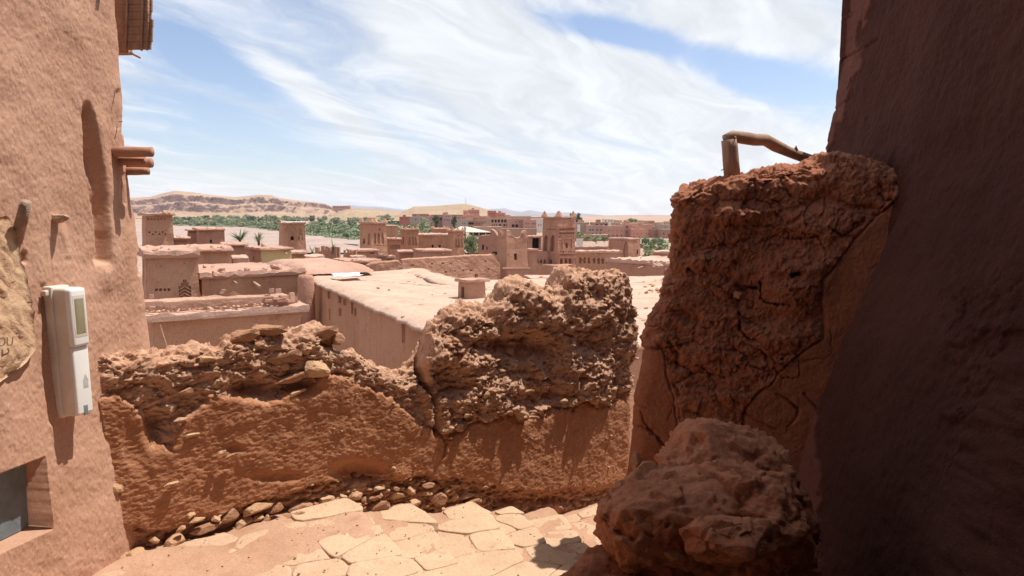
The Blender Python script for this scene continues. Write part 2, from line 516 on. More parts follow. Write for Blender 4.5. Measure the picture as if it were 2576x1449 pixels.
# where the old plaster ends and the rubble core shows
bnd = [(200, 985), (260, 1000), (330, 1015), (370, 1060), (400, 1130), (430, 1145), (480, 1060), (530, 1010), (600, 985), (640, 1000), (665, 1040), (700, 1010),
       (760, 985), (830, 955), (900, 960), (960, 990), (1040, 1040), (1100, 1085), (1180, 1072), (1280, 1060), (1380, 1040), (1450, 1025), (1560, 1000), (1640, 985)]
nz = fbm(Pf, 5, 4, 0.55, 1) * 34 + fbm(Pf, 22, 3, 0.5, 2) * 16
edge = interp(U, bnd) + nz - V
rub = sst(edge, -4, 8)
low = [(200, 1300), (300, 1318), (420, 1330), (560, 1300), (640, 1262), (740, 1232), (840, 1215), (900, 1212), (960, 1205), (1080, 1192), (1180, 1215), (1260, 1232), (1400, 1240), (1640, 1225)]
lowe = V - interp(U, low) - nz * 0.6
foot = sst(lowe, -4, 7)
right = sst(U, 1055, 1085)
Q = Pf * np.array([1, 1, 1.9])
f1, f2, cid = worley(Q + 0.02 * fbm(Pf, 18, 2, 0.5, 8)[:, None], 11, 1)
g1, g2, cid2 = worley(Q, 26, 2)
h1, h2, cid3 = worley(Pf * np.array([1, 1, 1.4]), 46, 3)
lump = fbm(Pf, 3.2, 3, 0.5, 4)
pit = sst(fbm(Pf * np.array([1, 1, 1.5]), 8, 3, .6, 13), .18, .45); pit2 = sst(fbm(Pf * np.array([1, 1, 1.4]), 20, 3, .6, 14), .2, .5)
Qs = Pf * np.array([1, 1, 1.8]) + 0.012 * fbm(Pf, 25, 2, .6, 21)[:, None]
fa, fb, fc = facet(Qs, 9, 1), facet(Qs, 21, 2), facet(Pf, 45, 3)
rough_l = 0.018 * fa + 0.012 * fb + 0.006 * fc + 0.016 * fbm(Pf * np.array([1, 1, 1.7]), 8, 4, 0.6, 5) + 0.045 * lump - 0.014 * pit
rough_r = 0.022 * fa + 0.015 * fb + 0.008 * fc + 0.022 * fbm(Pf, 9, 4, 0.6, 6) + 0.085 * fbm(Pf, 3.2, 3, 0.5, 7) - 0.026 * pit
rough_p = 0.016 * fbm(Pf, 3.0, 3, 0.5, 9) + 0.008 * fbm(Pf, 14, 3, 0.6, 10) + 0.005 * fbm(Pf * np.array([1, 1, 2]), 45, 3, 0.6, 11)
rough_f = -0.05 + 0.02 * (0.7 - g1) + 0.02 * cid2 + 0.02 * fbm(Pf, 14, 3, 0.6, 12)
disp = rub * (rough_l * (1 - right) + rough_r * right) + (1 - rub) * rough_p
disp = disp * (1 - foot) + foot * rough_f
# the rubble on the left has lost its skin, the block on the right bulges
disp += rub * (-0.022 * (1 - right) + 0.028 * right)
disp -= 0.030 * np.exp(-np.abs(edge) / 4.0) * (1 - foot) * (0.4 + 0.6 * right)
Uw = U + 5 * fbm(Pf, 16, 3, .6, 15) + 2.5 * fbm(Pf, 60, 2, .6, 16); Vw = V + 5 * fbm(Pf, 16, 3, .6, 17) + 2.5 * fbm(Pf, 60, 2, .6, 18); cw = 1 + .7 * fbm(Pf, 8, 3, .6, 19)
def carve(lst, arr):
    for (u, v, a, b, dep) in lst:
        arr -= dep * np.exp(-(((U - u) / a) ** 2 + ((V - v) / b) ** 2) ** 1.5)
carve([(395, 1080, 26, 50, 0.07), (345, 1120, 34, 60, 0.025), (910, 1190, 60, 26, 0.09), (650, 985, 60, 22, 0.07), (760, 975, 50, 18, 0.05), (1130, 955, 55, 40, 0.10),
       (1320, 875, 60, 34, 0.10), (1250, 870, 40, 22, 0.07), (1480, 745, 50, 18, 0.05), (1350, 1000, 90, 22, 0.05), (1460, 860, 30, 26, 0.05), (590, 1130, 26, 12, 0.02), (840, 860, 30, 26, 0.08),
       (700, 1200, 60, 14, 0.02), (1300, 1265, 40, 12, 0.06), (1400, 1262, 46, 10, 0.06)], disp)
for pts_, wd, dp in [([(1052, 885), (1062, 930), (1070, 965), (1090, 995), (1099, 1040), (1101, 1088)], 5, 0.20),
                     ([(1101, 1088), (1125, 1110), (1120, 1150)], 3, 0.03), ([(1462, 930), (1450, 985), (1448, 1020)], 4, 0.05),
                     ([(1095, 1000), (1110, 985), (1180, 975)], 5, 0.04), ([(232, 900), (240, 1000), (262, 1180), (300, 1330)], 4, 0.03)]:
    disp -= dp * np.exp(-(polydist(Uw, Vw, pts_) / (wd * cw)) ** 2)
keep = np.clip((np.repeat(wv, ns) - 1.75) / 0.25, 0, 1)
Pf = Pf + Nf * (disp * (1 - keep))[:, None]
# vertical profile of the wall body: slight outward batter at the foot
par = empty('parapet_wall', PP + PE * 1.6 + np.array([0, 0, -1.0]), 'broken mud and rubble parapet wall beside the stone steps', 'wall')
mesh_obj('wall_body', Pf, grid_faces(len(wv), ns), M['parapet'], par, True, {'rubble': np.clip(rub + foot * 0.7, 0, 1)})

# ---- rocks ---------------------------------------------------------
def rock_mesh(name, seed, sub=3, planes=13, squash=(1, 1, 1), rough=0.05, mat=None):
    import bmesh
    rg = np.random.default_rng(seed)
    bm = bmesh.new()
    bmesh.ops.create_icosphere(bm, subdivisions=sub, radius=1)
    v = np.array([q.co[:] for q in bm.verts])
    d = v / np.linalg.norm(v, axis=1)[:, None]
    nn = rg.normal(size=(planes, 3)); nn /= np.linalg.norm(nn, axis=1)[:, None]
    ds = rg.uniform(0.42, 0.78, planes)
    dot = d @ nn.T
    r = np.where(dot > 0.05, ds[None, :] / np.maximum(dot, 0.05), 9).min(1)
    r = np.minimum(r, 1.3)
    r *= 1 + rough * fbm(d, 3.0, 3, 0.6, seed) + rough * 0.5 * fbm(d, 9.0, 2, 0.6, seed + 3)
    v = d * r[:, None] * np.array(squash)
    for q, c in zip(bm.verts, v): q.co = c
    me = bpy.data.meshes.new(name)
    bm.to_mesh(me); bm.free()
    if mat: me.materials.append(mat)
    return me
rocks = [rock_mesh('stone', 20 + k, 3, 12 + k % 4, (1, 1, 1), 0.07, M['stone'] if k % 3 else M['stone_dark']) for k in range(9)]
lump_m = [rock_mesh('mud_lump', 45 + k, 2, 14, (1, 1, 1), 0.2, M['roof']) for k in range(5)]
chip = [rock_mesh('stone_chip', 60 + k, 1, 8, (1, 1, 1), 0.05, M['stone']) for k in range(4)]
def put_rock(u, v, w, h, off, parent, plane=(PP, PN, PE), rot=None, depth=None, name='stone', mesh=None):
    P0, n_, e_ = plane
    c = pplane(u, v, P0 + n_ * off, n_)
    dist = c[1]
    sx = w / F * dist * 0.55 / max(0.5, abs(np.dot(e_, (1, 0, 0)))); sz = h / F * dist * 0.55
    sy = depth if depth else 0.8 * min(sx, sz) + 0.012
    rz = math.atan2(e_[1], e_[0])
    if rot is None: rot = random.uniform(-12, 12)
    Mx = Matrix.Translation(Vector(c)) @ Matrix.Rotation(rz, 4, 'Z') @ Matrix.Rotation(R(rot), 4, 'Y') @ Matrix.Diagonal((sx, sy, sz, 1))
    me = mesh or random.choice(rocks)
    o = share(me, name, parent, Mx)
    return o
zoomA = [(1785, 780, 230, 100), (1550, 850, 200, 110), (1690, 900, 160, 90), (1650, 1010, 360, 170), (2080, 930, 340, 220), (2250, 770, 240, 120), (2330, 890, 120, 90),
         (1920, 930, 100, 130), (2020, 770, 150, 80), (1300, 970, 300, 90), (1150, 830, 80, 60), (1210, 890, 140, 50), (990, 1090, 170, 120), (1220, 1190, 430, 260),
         (1460, 1230, 150, 180), (850, 1220, 220, 150), (860, 1360, 210, 120), (600, 1240, 170, 150), (520, 1390, 340, 110), (420, 1250, 140, 130), (780, 1090, 90, 70),
         (1660, 1140, 140, 110), (700, 1430, 110, 80), (250, 1350, 110, 70), (360, 1180, 90, 90), (1060, 980, 90, 50), (1400, 870, 90, 70), (1820, 860, 120, 60)]
for X, Y, w, h in zoomA:
    rt_ = -12 if X > 900 and w > 1.4 * h else random.uniform(-15, 15)
    put_rock(191.7 + X * .2505, 1086.1 + Y * .2505, w * .2505 * 1.12, h * .2505 * 1.25, 0.005 + random.uniform(-.02, .02), par, rot=rt_)
zoomB = [(30, 720, 110, 120), (410, 540, 150, 120), (500, 580, 60, 60), (430, 630, 110, 60), (385, 600, 90, 60), (290, 650, 50, 40), (580, 560, 90, 60), (615, 640, 140, 160),
         (770, 540, 170, 90), (910, 590, 170, 110), (1115, 560, 170, 180), (1040, 450, 130, 70), (770, 480, 60, 50), (890, 500, 60, 80), (960, 430, 60, 40), (1000, 415, 50, 35),
         (1075, 390, 70, 40), (1150, 415, 70, 30), (890, 400, 60, 30), (1140, 650, 120, 60), (1230, 670, 110, 40), (1400, 600, 160, 80), (1360, 545, 130, 60), (1450, 545, 60, 40),
         (1270, 560, 70, 80), (640, 545, 40, 50), (1030, 520, 80, 60), (740, 300, 50, 50), (170, 590, 170, 120), (320, 560, 80, 60), (690, 490, 60, 40), (620, 480, 90, 40), (1200, 490, 60, 50), (980, 640, 60, 40),
         (1290, 350, 60, 30), (1490, 350, 60, 16), (1510, 470, 50, 40), (2370, 215, 60, 26)]
for X, Y, w, h in zoomB:
    put_rock(766.7 + X * .2976, 1086.1 + Y * .2976, w * .2976 * 0.95, h * .2976 * 1.05, -0.03 + random.uniform(-.015, .02), par)
# stones on and in the broken top
for u, v, w, h, off, rt_, dp in [(668, 830, 70, 40, -0.10, 4, 0.10), (606, 848, 60, 50, -0.10, -14, 0.09), (800, 840, 70, 50, -0.09, -8, 0.08), (848, 850, 36, 46, -0.06, 20, 0.06),
                             (705, 900, 80, 50, -0.05, -4, 0.06), (735, 950, 90, 30, -0.03, -12, 0.05),
                             (800, 925, 70, 50, -0.01, 20, 0.05), (520, 905, 50, 20, -0.01, 0, 0.03), (405, 915, 40, 22, -0.02, -14, 0.03), (330, 925, 34, 22, -0.02, -6, 0.03), (470, 985, 44, 18, -0.015, 2, 0.03),
                             (455, 1056, 34, 13, 0.0, -10, 0.02), (480, 1096, 40, 13, 0.0, -6, 0.02), (556, 1140, 26, 14, 0.02, -30, 0.015), (582, 1146, 34, 10, 0.02, -12, 0.015),
                             (430, 1216, 40, 10, 0.015, -6, 0.015), (745, 990, 50, 14, 0.0, -16, 0.02), (290, 1228, 40, 44, 0.0, 6, 0.02), (1565, 770, 40, 24, -0.01, 30, 0.03), (1225, 995, 18, 18, 0.04, 0, 0.02),
                             (1330, 985, 22, 16, 0.05, 0, 0.02), (1420, 1010, 26, 12, 0.04, 10, 0.02), (1270, 1040, 34, 10, 0.04, -8, 0.02), (1175, 1046, 26, 14, 0.04, 0, 0.02), (1340, 1050, 30, 14, 0.04, 12, 0.02)]:
    put_rock(u, v, w, h, off, par, rot=rt_, depth=dp)
# countless little chips in the rubble, one part
rgc = np.random.default_rng(5)
cv, cf = [], []
cdata = []
for me in chip:
    vv = np.array([q.co[:] for q in me.vertices]); ff = np.array([list(p.vertices) for p in me.polygons]); cdata.append((vv, ff))
PfG = Pf.reshape(len(wv), ns, 3); rubG = rub.reshape(len(wv), ns); footG = foot.reshape(len(wv), ns)
cnt = 0; nb = 0
while cnt < 900:
    i = rgc.integers(10, nt_f + 25); j = rgc.integers(12, ns - 12)
    pr = max(rubG[i, j], footG[i, j] * 0.6, 0.03)
    if rgc.random() > pr: continue
    vv, ff = cdata[rgc.integers(0, 4)]
    s_ = rgc.uniform(0.004, 0.013) * (1.25 if rgc.random() < .12 else 1)
    rx = Matrix.Rotation(rgc.uniform(0, 6.28), 3, 'Z') @ Matrix.Rotation(rgc.uniform(-.5, .5), 3, 'Y') @ Matrix.Diagonal((1.4, 1.2, .6))
    q = (vv * s_) @ np.array(rx).T + PfG[i, j] + PN * 0.002
    cv.append(q); cf.append(ff + nb); nb += len(vv); cnt += 1
ch = mesh_obj('stone_chips', np.concatenate(cv), np.concatenate(cf), M['stone'], par)
ch['kind'] = 'stuff'

# ---- steps and path -------------------------------------------------
nos_s = [1.40, 1.80, 2.30, 2.66, 2.98]
ZS = [-1.64, -1.78, -1.90, -2.02, -2.13, -2.23]
nos_px = [[(920, 1290), (945, 1320), (975, 1372), (1010, 1400), (1045, 1449)], [(1058, 1283), (1085, 1330), (1110, 1390), (1175, 1449)], [(1213, 1280), (1258, 1336), (1332, 1443)],
          [(1311, 1291), (1368, 1363), (1415, 1422)], [(1392, 1277), (1466, 1372)]]
nos_tab = []
for k, pp in enumerate(nos_px):
    qs_ = []
    for u, v in pp:
        w_ = pz(u, v, ZS[k]); qs_.append((float((w_ - PP) @ PN), float((w_ - PP) @ PE)))
    qs_.sort(); nos_tab.append(qs_)
def nosing(k, q):
    t_ = nos_tab[k]
    if q > t_[-1][0]: return t_[-1][1] + (q - t_[-1][0]) * (t_[-1][1] - t_[-2][1]) / (t_[-1][0] - t_[-2][0] + 1e-6) * .5
    return float(np.interp(q, [a_ for a_, b_ in t_], [b_ for a_, b_ in t_]))
def step_sheet():
    qs = np.linspace(-0.12, 3.4, 150)
    sg = []; zz = []
    V3 = []
    ncol = 0
    for q in qs:
        s_l = []; z_l = []
        def add(s, z): s_l.append(s); z_l.append(z)
        s0 = -3.2
        bounds = [s0] + [nosing(k, max(q, 0)) for k in range(5)] + [5.4]
        for k in range(6):
            a, b = bounds[k], bounds[k + 1]
            n_ = 90 if k == 0 else 30
            for t in np.linspace(0.0, 1.0, n_):
                x = a + (b - a) * t
                z = ZS[k]
                if k < 5: z -= 0.010 * math.exp(-((b - x) / 0.012) ** 2)      # worn nosing
                if k > 0 and t == 0: z = ZS[k] + 0.0
                add(x, z)
        for k in range(1, len(s_l)): s_l[k] = max(s_l[k], s_l[k - 1] + 1e-4)
        V3.append([PP + PE * x + PN * q + np.array([0, 0, z - PP[2]]) for x, z in zip(s_l, z_l)])
    V3 = np.array(V3); nr, nc, _ = V3.shape
    v = V3.reshape(-1, 3)
    v[:, 2] += 0.022 * fbm(v, 2.6, 3, 0.5, 20) + 0.007 * fbm(v, 14, 3, 0.6, 21)
    v[:, 0] += 0.014 * fbm(v, 6, 3, 0.6, 22); v[:, 1] += 0.014 * fbm(v, 6, 3, 0.6, 23)
    return v, grid_faces(nr, nc)
v_, f_ = step_sheet()
steps = empty('steps', PP + PE * 2 + PN * 0.8 + np.array([0, 0, -1.2]))
tag(steps, kind='structure')
mesh_obj('tread_earth', v_, f_[:, ::-1], M['path'], steps, True)
def slab(poly_px, z, name, parent, mat, th=0.06, lift=0.020, zoom=None):
    pts = []
    for X, Y in poly_px:
        u, v = (766.7 + X * .2976, 1086.1 + Y * .2976) if zoom is None else zoom(X, Y)
        pts.append(pz(u, v, z + lift))
    pts = np.array(pts); c = pts.mean(0)
    # subdivide and roughen the outline, then a rounded rim
    out = []
    for a, b in zip(pts, np.roll(pts, -1, 0)):
        for t in np.linspace(0, 1, 7)[:-1]:
            out.append(a + (b - a) * t)
    out = np.array(out)
    for _ in range(1): out = (out * 2 + np.roll(out, 1, 0) + np.roll(out, -1, 0)) / 4
    out[:, :2] += 0.014 * np.stack([fbm(out, 9, 3, .6, 31), fbm(out, 9, 3, .6, 32)], 1)
    n = len(out); V_ = []; F_ = []
    rings = [(1.0, -th), (1.0, -0.004), (0.985, -0.001), (0.92, 0.0), (0.6, 0.0), (0.3, 0.0)]
    for sc_, dz_ in rings:
        r = c + (out - c) * sc_; r = r.copy(); r[:, 2] = z + lift + dz_
        if dz_ > -0.02: r[:, 2] += 0.008 * fbm(r, 7, 4, .6, 33)
        V_.append(r)
    V_.append(c[None, :] + np.array([[0, 0, 0.0]]))
    V_ = np.concatenate(V_)
    for k in range(len(rings) - 1):
        for i in range(n):
            j = (i + 1) % n
            F_.append((k * n + i, k * n + j, (k + 1) * n + j, (k + 1) * n + i))
    for i in range(n):
        F_.append(((len(rings) - 1) * n + i, (len(rings) - 1) * n + (i + 1) % n, len(rings) * n))
    o = mesh_obj(name, V_, F_, mat, parent, True)
    return o
zl = lambda X, Y: (191.7 + X * .2505, 1086.1 + Y * .2505)
rgp = np.random.default_rng(41)
def clip_half(poly, p, n):
    out = []
    for a_, b_ in zip(poly, poly[1:] + poly[:1]):
        da = (a_[0] - p[0]) * n[0] + (a_[1] - p[1]) * n[1]; db = (b_[0] - p[0]) * n[0] + (b_[1] - p[1]) * n[1]
        if da <= 0: out.append(a_)
        if (da < 0 < db) or (db < 0 < da):
            t_ = da / (da - db); out.append((a_[0] + (b_[0] - a_[0]) * t_, a_[1] + (b_[1] - a_[1]) * t_))
    return out
for k in range(6):
    seeds_ = []
    q_ = 0.02
    while q_ < 2.6:
        a_ = nosing(k - 1, max(q_, 0)) if k else -1.3; b_ = nosing(k, max(q_, 0)) if k < 5 else nosing(4, max(q_, 0)) + 1.6
        w_ = b_ - a_; n_ = max(1, int(round(w_ / rgp.uniform(.16, .36))))
        for j_ in range(n_): seeds_.append((a_ + w_ * (j_ + .5 + rgp.uniform(-.3, .3)) / n_, q_ + rgp.uniform(-.07, .07), a_, b_))
        q_ += rgp.uniform(.14, .30)
    for (sx_, qx_, a_, b_) in seeds_:
        u_, v_ = proj(PP * np.array([1, 1, 0]) + PE * sx_ + PN * qx_ + np.array([0, 0, ZS[k]]))
        if not (60 < u_ < 1700 and v_ < 1540): continue
        poly = [(sx_ - .5, qx_ - .5), (sx_ + .5, qx_ - .5), (sx_ + .5, qx_ + .5), (sx_ - .5, qx_ + .5)]
        for (ox, oq, _a, _b) in seeds_:
            d_ = math.hypot(ox - sx_, oq - qx_)
            if 0 < d_ < .9:
                n2_ = ((ox - sx_) / d_, (oq - qx_) / d_); h_ = d_ / 2 - .003
                poly = clip_half(poly, (sx_ + n2_[0] * h_, qx_ + n2_[1] * h_), n2_)
        for kk, sg in ((k, 1), (k - 1, -1)):
            if 0 <= kk < 5:
                p0 = (nosing(kk, max(qx_ - .15, 0)), qx_ - .15); p1 = (nosing(kk, max(qx_ + .15, 0)), qx_ + .15)
                n2_ = (sg * (p1[1] - p0[1]), -sg * (p1[0] - p0[0])); L_ = math.hypot(*n2_); n2_ = (n2_[0] / L_, n2_[1] / L_)
                gap = -.02 if sg > 0 else .05      # the edging stones overhang the riser a little
                poly = clip_half(poly, (p0[0] - n2_[0] * gap, p0[1] - n2_[1] * gap), n2_)
        poly = clip_half(poly, (0, .015), (0, -1))
        if len(poly) < 3: continue
        ar_ = abs(sum(a[0] * b[1] - b[0] * a[1] for a, b in zip(poly, poly[1:] + poly[:1]))) / 2
        edge_ = (b_ - sx_) < .24 and k < 5
        if ar_ < .004 or rgp.random() < (0 if edge_ else .08) + .15 * (qx_ < .15): continue
        w3 = [PP * np.array([1, 1, 0]) + PE * a + PN * b + np.array([0, 0, ZS[k]]) for a, b in poly]
        lf = rgp.uniform(.007, .014) if edge_ else rgp.uniform(-.003, .005)
        uvl = []
        for p3 in w3:
            p3 = p3 + np.array([0, 0, lf]); uvl.append(tuple(float(c) for c in proj(p3)))
        slab(uvl, ZS[k], 'paving_stone', steps, M['paving'] if (edge_ or rgp.random() < .12) else M['paving2'], zoom=lambda X, Y: (X, Y), lift=lf, th=.07)
pv, pf_, nb2 = [], [], 0
for k in range(5):
    for q_ in np.arange(.1, 2.4, .012):
        if rgp.random() < .55: continue
        s_ = nosing(k, q_) + abs(rgp.normal(0, .03)) + .012; sz = rgp.uniform(.003, .011)
        vv, ff = cdata[rgp.integers(0, 4)]
        c_ = PP * np.array([1, 1, 0]) + PE * s_ + PN * q_ + np.array([0, 0, ZS[k + 1] + sz * .4])
        pv.append(vv * sz * np.array([1.3, 1.1, .7]) + c_); pf_.append(ff + nb2); nb2 += len(vv)
for k in range(700):
    q_ = rgp.uniform(.02, 2.4); s_ = rgp.uniform(-.9, 3.6); kk = sum(1 for j_ in range(5) if s_ > nosing(j_, q_)); sz = rgp.uniform(.002, .008)
    vv, ff = cdata[rgp.integers(0, 4)]
    c_ = PP * np.array([1, 1, 0]) + PE * s_ + PN * q_ + np.array([0, 0, ZS[kk] + .012])
    pv.append(vv * sz + c_); pf_.append(ff + nb2); nb2 += len(vv)
gr_o = mesh_obj('grit', np.concatenate(pv), np.concatenate(pf_), M['paving2'], steps); gr_o['kind'] = 'stuff'
# ---- left tower -----------------------------------------------------
def tower_plan(y_near, yc, x_at, slope, rad, turn, back, ncol):
    """plan curve of a wall that runs away from the camera and turns a rounded corner; returns points, normals"""
    e = unit((slope, 1, 0)); n = np.array([e[1], -e[0], 0])
    p_end = np.array([x_at(yc), yc, 0])
    L1 = (yc - y_near) / e[1]
    La = rad * turn
    T = ncol
    return e, n, p_end, L1, La
LE = unit((0.20, 1, 0)); LNrm = np.array([LE[1], -LE[0], 0])
L0 = np.array([-1.975, 3.40, 0.0])            # on the wall line at eye level
LB = [(-2.2, 0.10), (-1.6, 0.065), (-0.66, 0.018), (-0.43, 0.0), (0.0, -0.022), (0.2, -0.03), (0.5, -0.038), (0.9, -0.04), (1.6, -0.045), (3.6, -0.06)]
s_arr = np.concatenate([np.linspace(-3.2, -0.75, 30)[:-1], np.linspace(-0.75, 0.30, 330)[:-1], np.linspace(0.30, 0.30 + 0.22 * 1.75, 70)[:-1], np.linspace(0.685, 1.9, 20)])
z_arr = np.concatenate([np.linspace(-1.95, -1.65, 12)[:-1], np.linspace(-1.65, 1.35, 560)[:-1], np.linspace(1.35, 3.4, 60)])
nsL, nzL = len(s_arr), len(z_arr)
plan = np.zeros((nsL, 3)); pn = np.zeros((nsL, 3))
rad = 0.22
cen = L0 + LE * 0.30 - LNrm * rad
for i, s_ in enumerate(s_arr):
    if s_ <= 0.30:
        plan[i] = L0 + LE * s_; pn[i] = LNrm
    else:
        a = min((s_ - 0.30) / rad, 1.75)
        d = LNrm * math.cos(a) + LE * math.sin(a)
        plan[i] = cen + d * rad; pn[i] = d
        if s_ - 0.30 > rad * 1.75:
            tdir = -LNrm * math.sin(a) + LE * math.cos(a)
            plan[i] = cen + d * rad + tdir * (s_ - 0.30 - rad * 1.75)
Pf = np.zeros((nzL, nsL, 3)); Nf = np.zeros_like(Pf)
bat = interp(z_arr, LB)
for i in range(nzL):
    Pf[i] = plan + pn * bat[i]; Pf[i, :, 2] = z_arr[i]; Nf[i] = pn
Pf = Pf.reshape(-1, 3); Nf = Nf.reshape(-1, 3)
U, V = proj(Pf)
ok = (Pf[:, 1] > 0.5)
U = np.where(ok, U, -4000)
disp = 0.030 * fbm(Pf, 1.7, 3, 0.5, 40) + 0.005 * fbm(Pf, 7, 3, 0.55, 41) + 0.0018 * fbm(Pf, 30, 3, 0.65, 42) + 0.0022 * fbm(Pf * np.array([1, 1, .6]), 90, 2, 0.6, 43)
# gully washed into the plaster
gl = interp(V, [(230, 222), (270, 211), (400, 216), (480, 226), (560, 241), (665, 251)])
gr = interp(V, [(230, 226), (290, 236), (350, 246), (430, 262), (500, 268), (600, 273), (665, 273)])
gm = sst(U, gl - 5, gl + 5) * (1 - sst(U, gr - 12, gr + 4)) * sst(V, 245, 300) * (1 - sst(V, 652, 668))
disp -= gm * (0.060 + 0.012 * fbm(Pf, 9, 3, 0.6, 44))
disp += 0.012 * np.exp(-((U - gr - 10) / 14) ** 2) * sst(V, 240, 330) * (1 - sst(V, 640, 700))
lb = sst(V, 655, 690) * (1 - sst(V, 700, 760)) * np.exp(-((U - 262) / 22) ** 2)
disp += 0.02 * lb
# channels beside the beams, small holes, cracks
for pts_, wd, dp in [([(300, 230), (300, 320)], 5, 0.012), ([(316, 265), (316, 335)], 3, 0.012), ([(310, 440), (312, 510)], 5, 0.012), ([(330, 445), (334, 520)], 4, 0.01), ([(343, 640), (345, 690)], 3, 0.02),
                     ([(112, 720), (130, 1060)], 7, 0.010), ([(62, 640), (64, 655)], 6, 0.03), ([(160, 575), (175, 640)], 9, -0.006),
                     ([(343, 640), (345, 690)], 2, 0.004)]:
    disp -= dp * np.exp(-(polydist(U, V, pts_) / wd) ** 2)
for (u, v, a, b, dep) in [(247, 652, 7, 11, 0.05), (58, 650, 7, 7, 0.04)]:
    disp -= dep * np.exp(-(((U - u) / a) ** 2 + ((V - v) / b) ** 2) ** 2)
# deep window in the bottom left
sY = (Pf - L0) @ LE
y_j = float((pplane(95, 1150, L0, LNrm) - L0) @ LE); z_t = float(pplane(95, 1152, L0 + LNrm * 0.02, LNrm)[2]); z_b = float(pplane(112, 1338, L0 + LNrm * 0.05, LNrm)[2])
win = (sY < y_j) & (sY > y_j - 0.85) & (Pf[:, 2] < z_t) & (Pf[:, 2] > z_b)
disp = np.where(win, -0.13 + 0.3 * disp, disp)
Pf = Pf + Nf * disp[:, None]
ltw = empty('earth_tower', L0 + np.array([-0.6, 0, -1.7]), 'tall pink earth plastered tower at the left edge with projecting beams', 'tower')
mesh_obj('wall', Pf, grid_faces(nzL, nsL), M['tower'], ltw, True)
def lwall(u, v, off=0.0):
    p = pplane(u, v, L0, LNrm)
    b_ = float(np.interp(p[2], [a for a, c in LB], [c for a, c in LB]))
    return pplane(u, v, L0 + LNrm * (off + b_), LNrm)
# window shutter
b = MB()
pj = L0 + LE * (y_j - 0.44); zc = (z_t + z_b) / 2
b.box(np.array([pj[0], pj[1], zc]) + LNrm * (-0.085 + 0.02), LE * 0.425, LNrm * 0.012, np.array([0, 0, (z_t - z_b) / 2 - 0.004]))
M['shutter'] = plain('blue_grey_paint', (0.20, 0.235, 0.25), (0.16, 0.185, 0.20), 0.6, 14.0, 0.15)
b.build('window_shutter', M['shutter'], ltw)
# beams through the wall
M['log'] = plain('tower_log', (0.44, 0.235, 0.155), (0.34, 0.17, 0.11), 0.8, 40.0, 0.5, (0.2, 1, 1))
for (u0, v0, u1, v1, r_, dy_) in [(292, 382, 383, 389, 0.026, 0.0), (308, 405, 366, 410, 0.021, 0.0), (318, 406, 382, 414, 0.027, 0.10), (324, 430, 374, 438, 0.020, 0.02)]:
    a = lwall(u0, v0, 0.0) + np.array([0, dy_, 0])
    # the beam leaves the wall at right angles; its length comes from where its end is seen
    d = unit((1, 0.02, 0))
    k = (u1 - 1288) / F
    t = (k * (a[1] * CT - a[2] * ST) - a[0]) / (d[0] - k * d[1] * CT)
    b = MB(); b.tube([a - d * 0.06, a + d * t * 0.3, a + d * t * 0.75, a + d * t], [r_, r_ * 1.04, r_ * 0.97, r_ * 0.93], 14, 0.10)
    b.build('beam', M['log'], ltw, True)
# little iron and twig pegs
for (u0, v0, u1, v1, r_) in [(288, 228, 300, 230, 0.003), (300, 306, 307, 306, 0.003)]:
    a = lwall(u0, v0, -0.01); c_ = lwall(u1, v1, 0.03)
    b = MB(); b.tube([a, c_], r_, 6); b.build('twig_peg', M['wood_grey'], ltw)
a = lwall(134, 549, -0.02); b = MB()
b.tube([a, a + np.array([0.035, -0.012, -0.002]), a + np.array([0.068, -0.02, 0.004]), a + np.array([0.085, -0.024, 0.003])], [0.022, 0.020, 0.014, 0.003], 9, 0.35)
b.build('broken_peg', M['wood_pale'], ltw)
a = lwall(40, 608, -0.01); b = MB()
b.tube([a, a + np.array([0.05, -0.03, 0.09]), a + np.array([0.085, -0.05, 0.165])], [0.024, 0.023, 0.022], 14, 0.06)
b.build('wooden_peg', M['wood_grey'], ltw, True)
# carved band under the eave
M['lime'] = plain('pale_lime_band', (0.62, 0.42, 0.32), (0.55, 0.35, 0.26), 0.95, 20, 0.3)
M['incised'] = plain('incised_triangle', (0.36, 0.19, 0.13), (0.30, 0.15, 0.10))
for k in range(9):
    u = 258 + k * 8.2; v = -26 + k * 20.5
    c0 = lwall(u, v, 0.004)
    w = 0.011; h = 0.032
    if float((c0 - L0) @ LE) > 0.27: continue
    b = MB()
    e1 = LE * w; up = np.array([0, 0, h])
    fr = [c0 - e1 - up, c0 + e1 - up, c0 + up]
    bk = [p - LNrm * 0.03 for p in fr]
    b.poly(fr); b.quad(fr[0], bk[0], bk[1], fr[1]); b.quad(fr[1], bk[1], bk[2], fr[2]); b.quad(fr[2], bk[2], bk[0], fr[0])
    b.build('painted_triangle', M['incised'], ltw)
# reed eave hung out from the top of the tower
cB = px(345, 126, 3.95)
eX = unit((0.93, -0.05, 0)); eZ = unit((-0.02, 0.16, 1)); eN = np.cross(eX, eZ)
Wc = 0.150; Hc = 0.52
for k in range(13):
    b = MB()
    z0 = 0.002 + k * Hc / 13
    jit = random.uniform(-.006, .006)
    b.box(cB + eX * (jit * 0.6) + eZ * (z0 + Hc / 26), eX * (Wc / 2 + random.uniform(0, .006)), eN * 0.006, eZ * (Hc / 26 - 0.0012))
    b.build('reed_slat', M['reed'], ltw)
for sx in (-0.055, 0.030, 0.060):
    b = MB(); b.tube([cB + eX * sx + eN * 0.012 + eZ * (-0.012 + random.uniform(0, .01)), cB + eX * (sx + .004) + eN * 0.013 + eZ * 0.2, cB + eX * sx + eN * 0.012 + eZ * (Hc + .02)], [0.006, 0.0065, 0.006], 8, 0.2)
    b.build('batten', M['wood'], ltw, True)
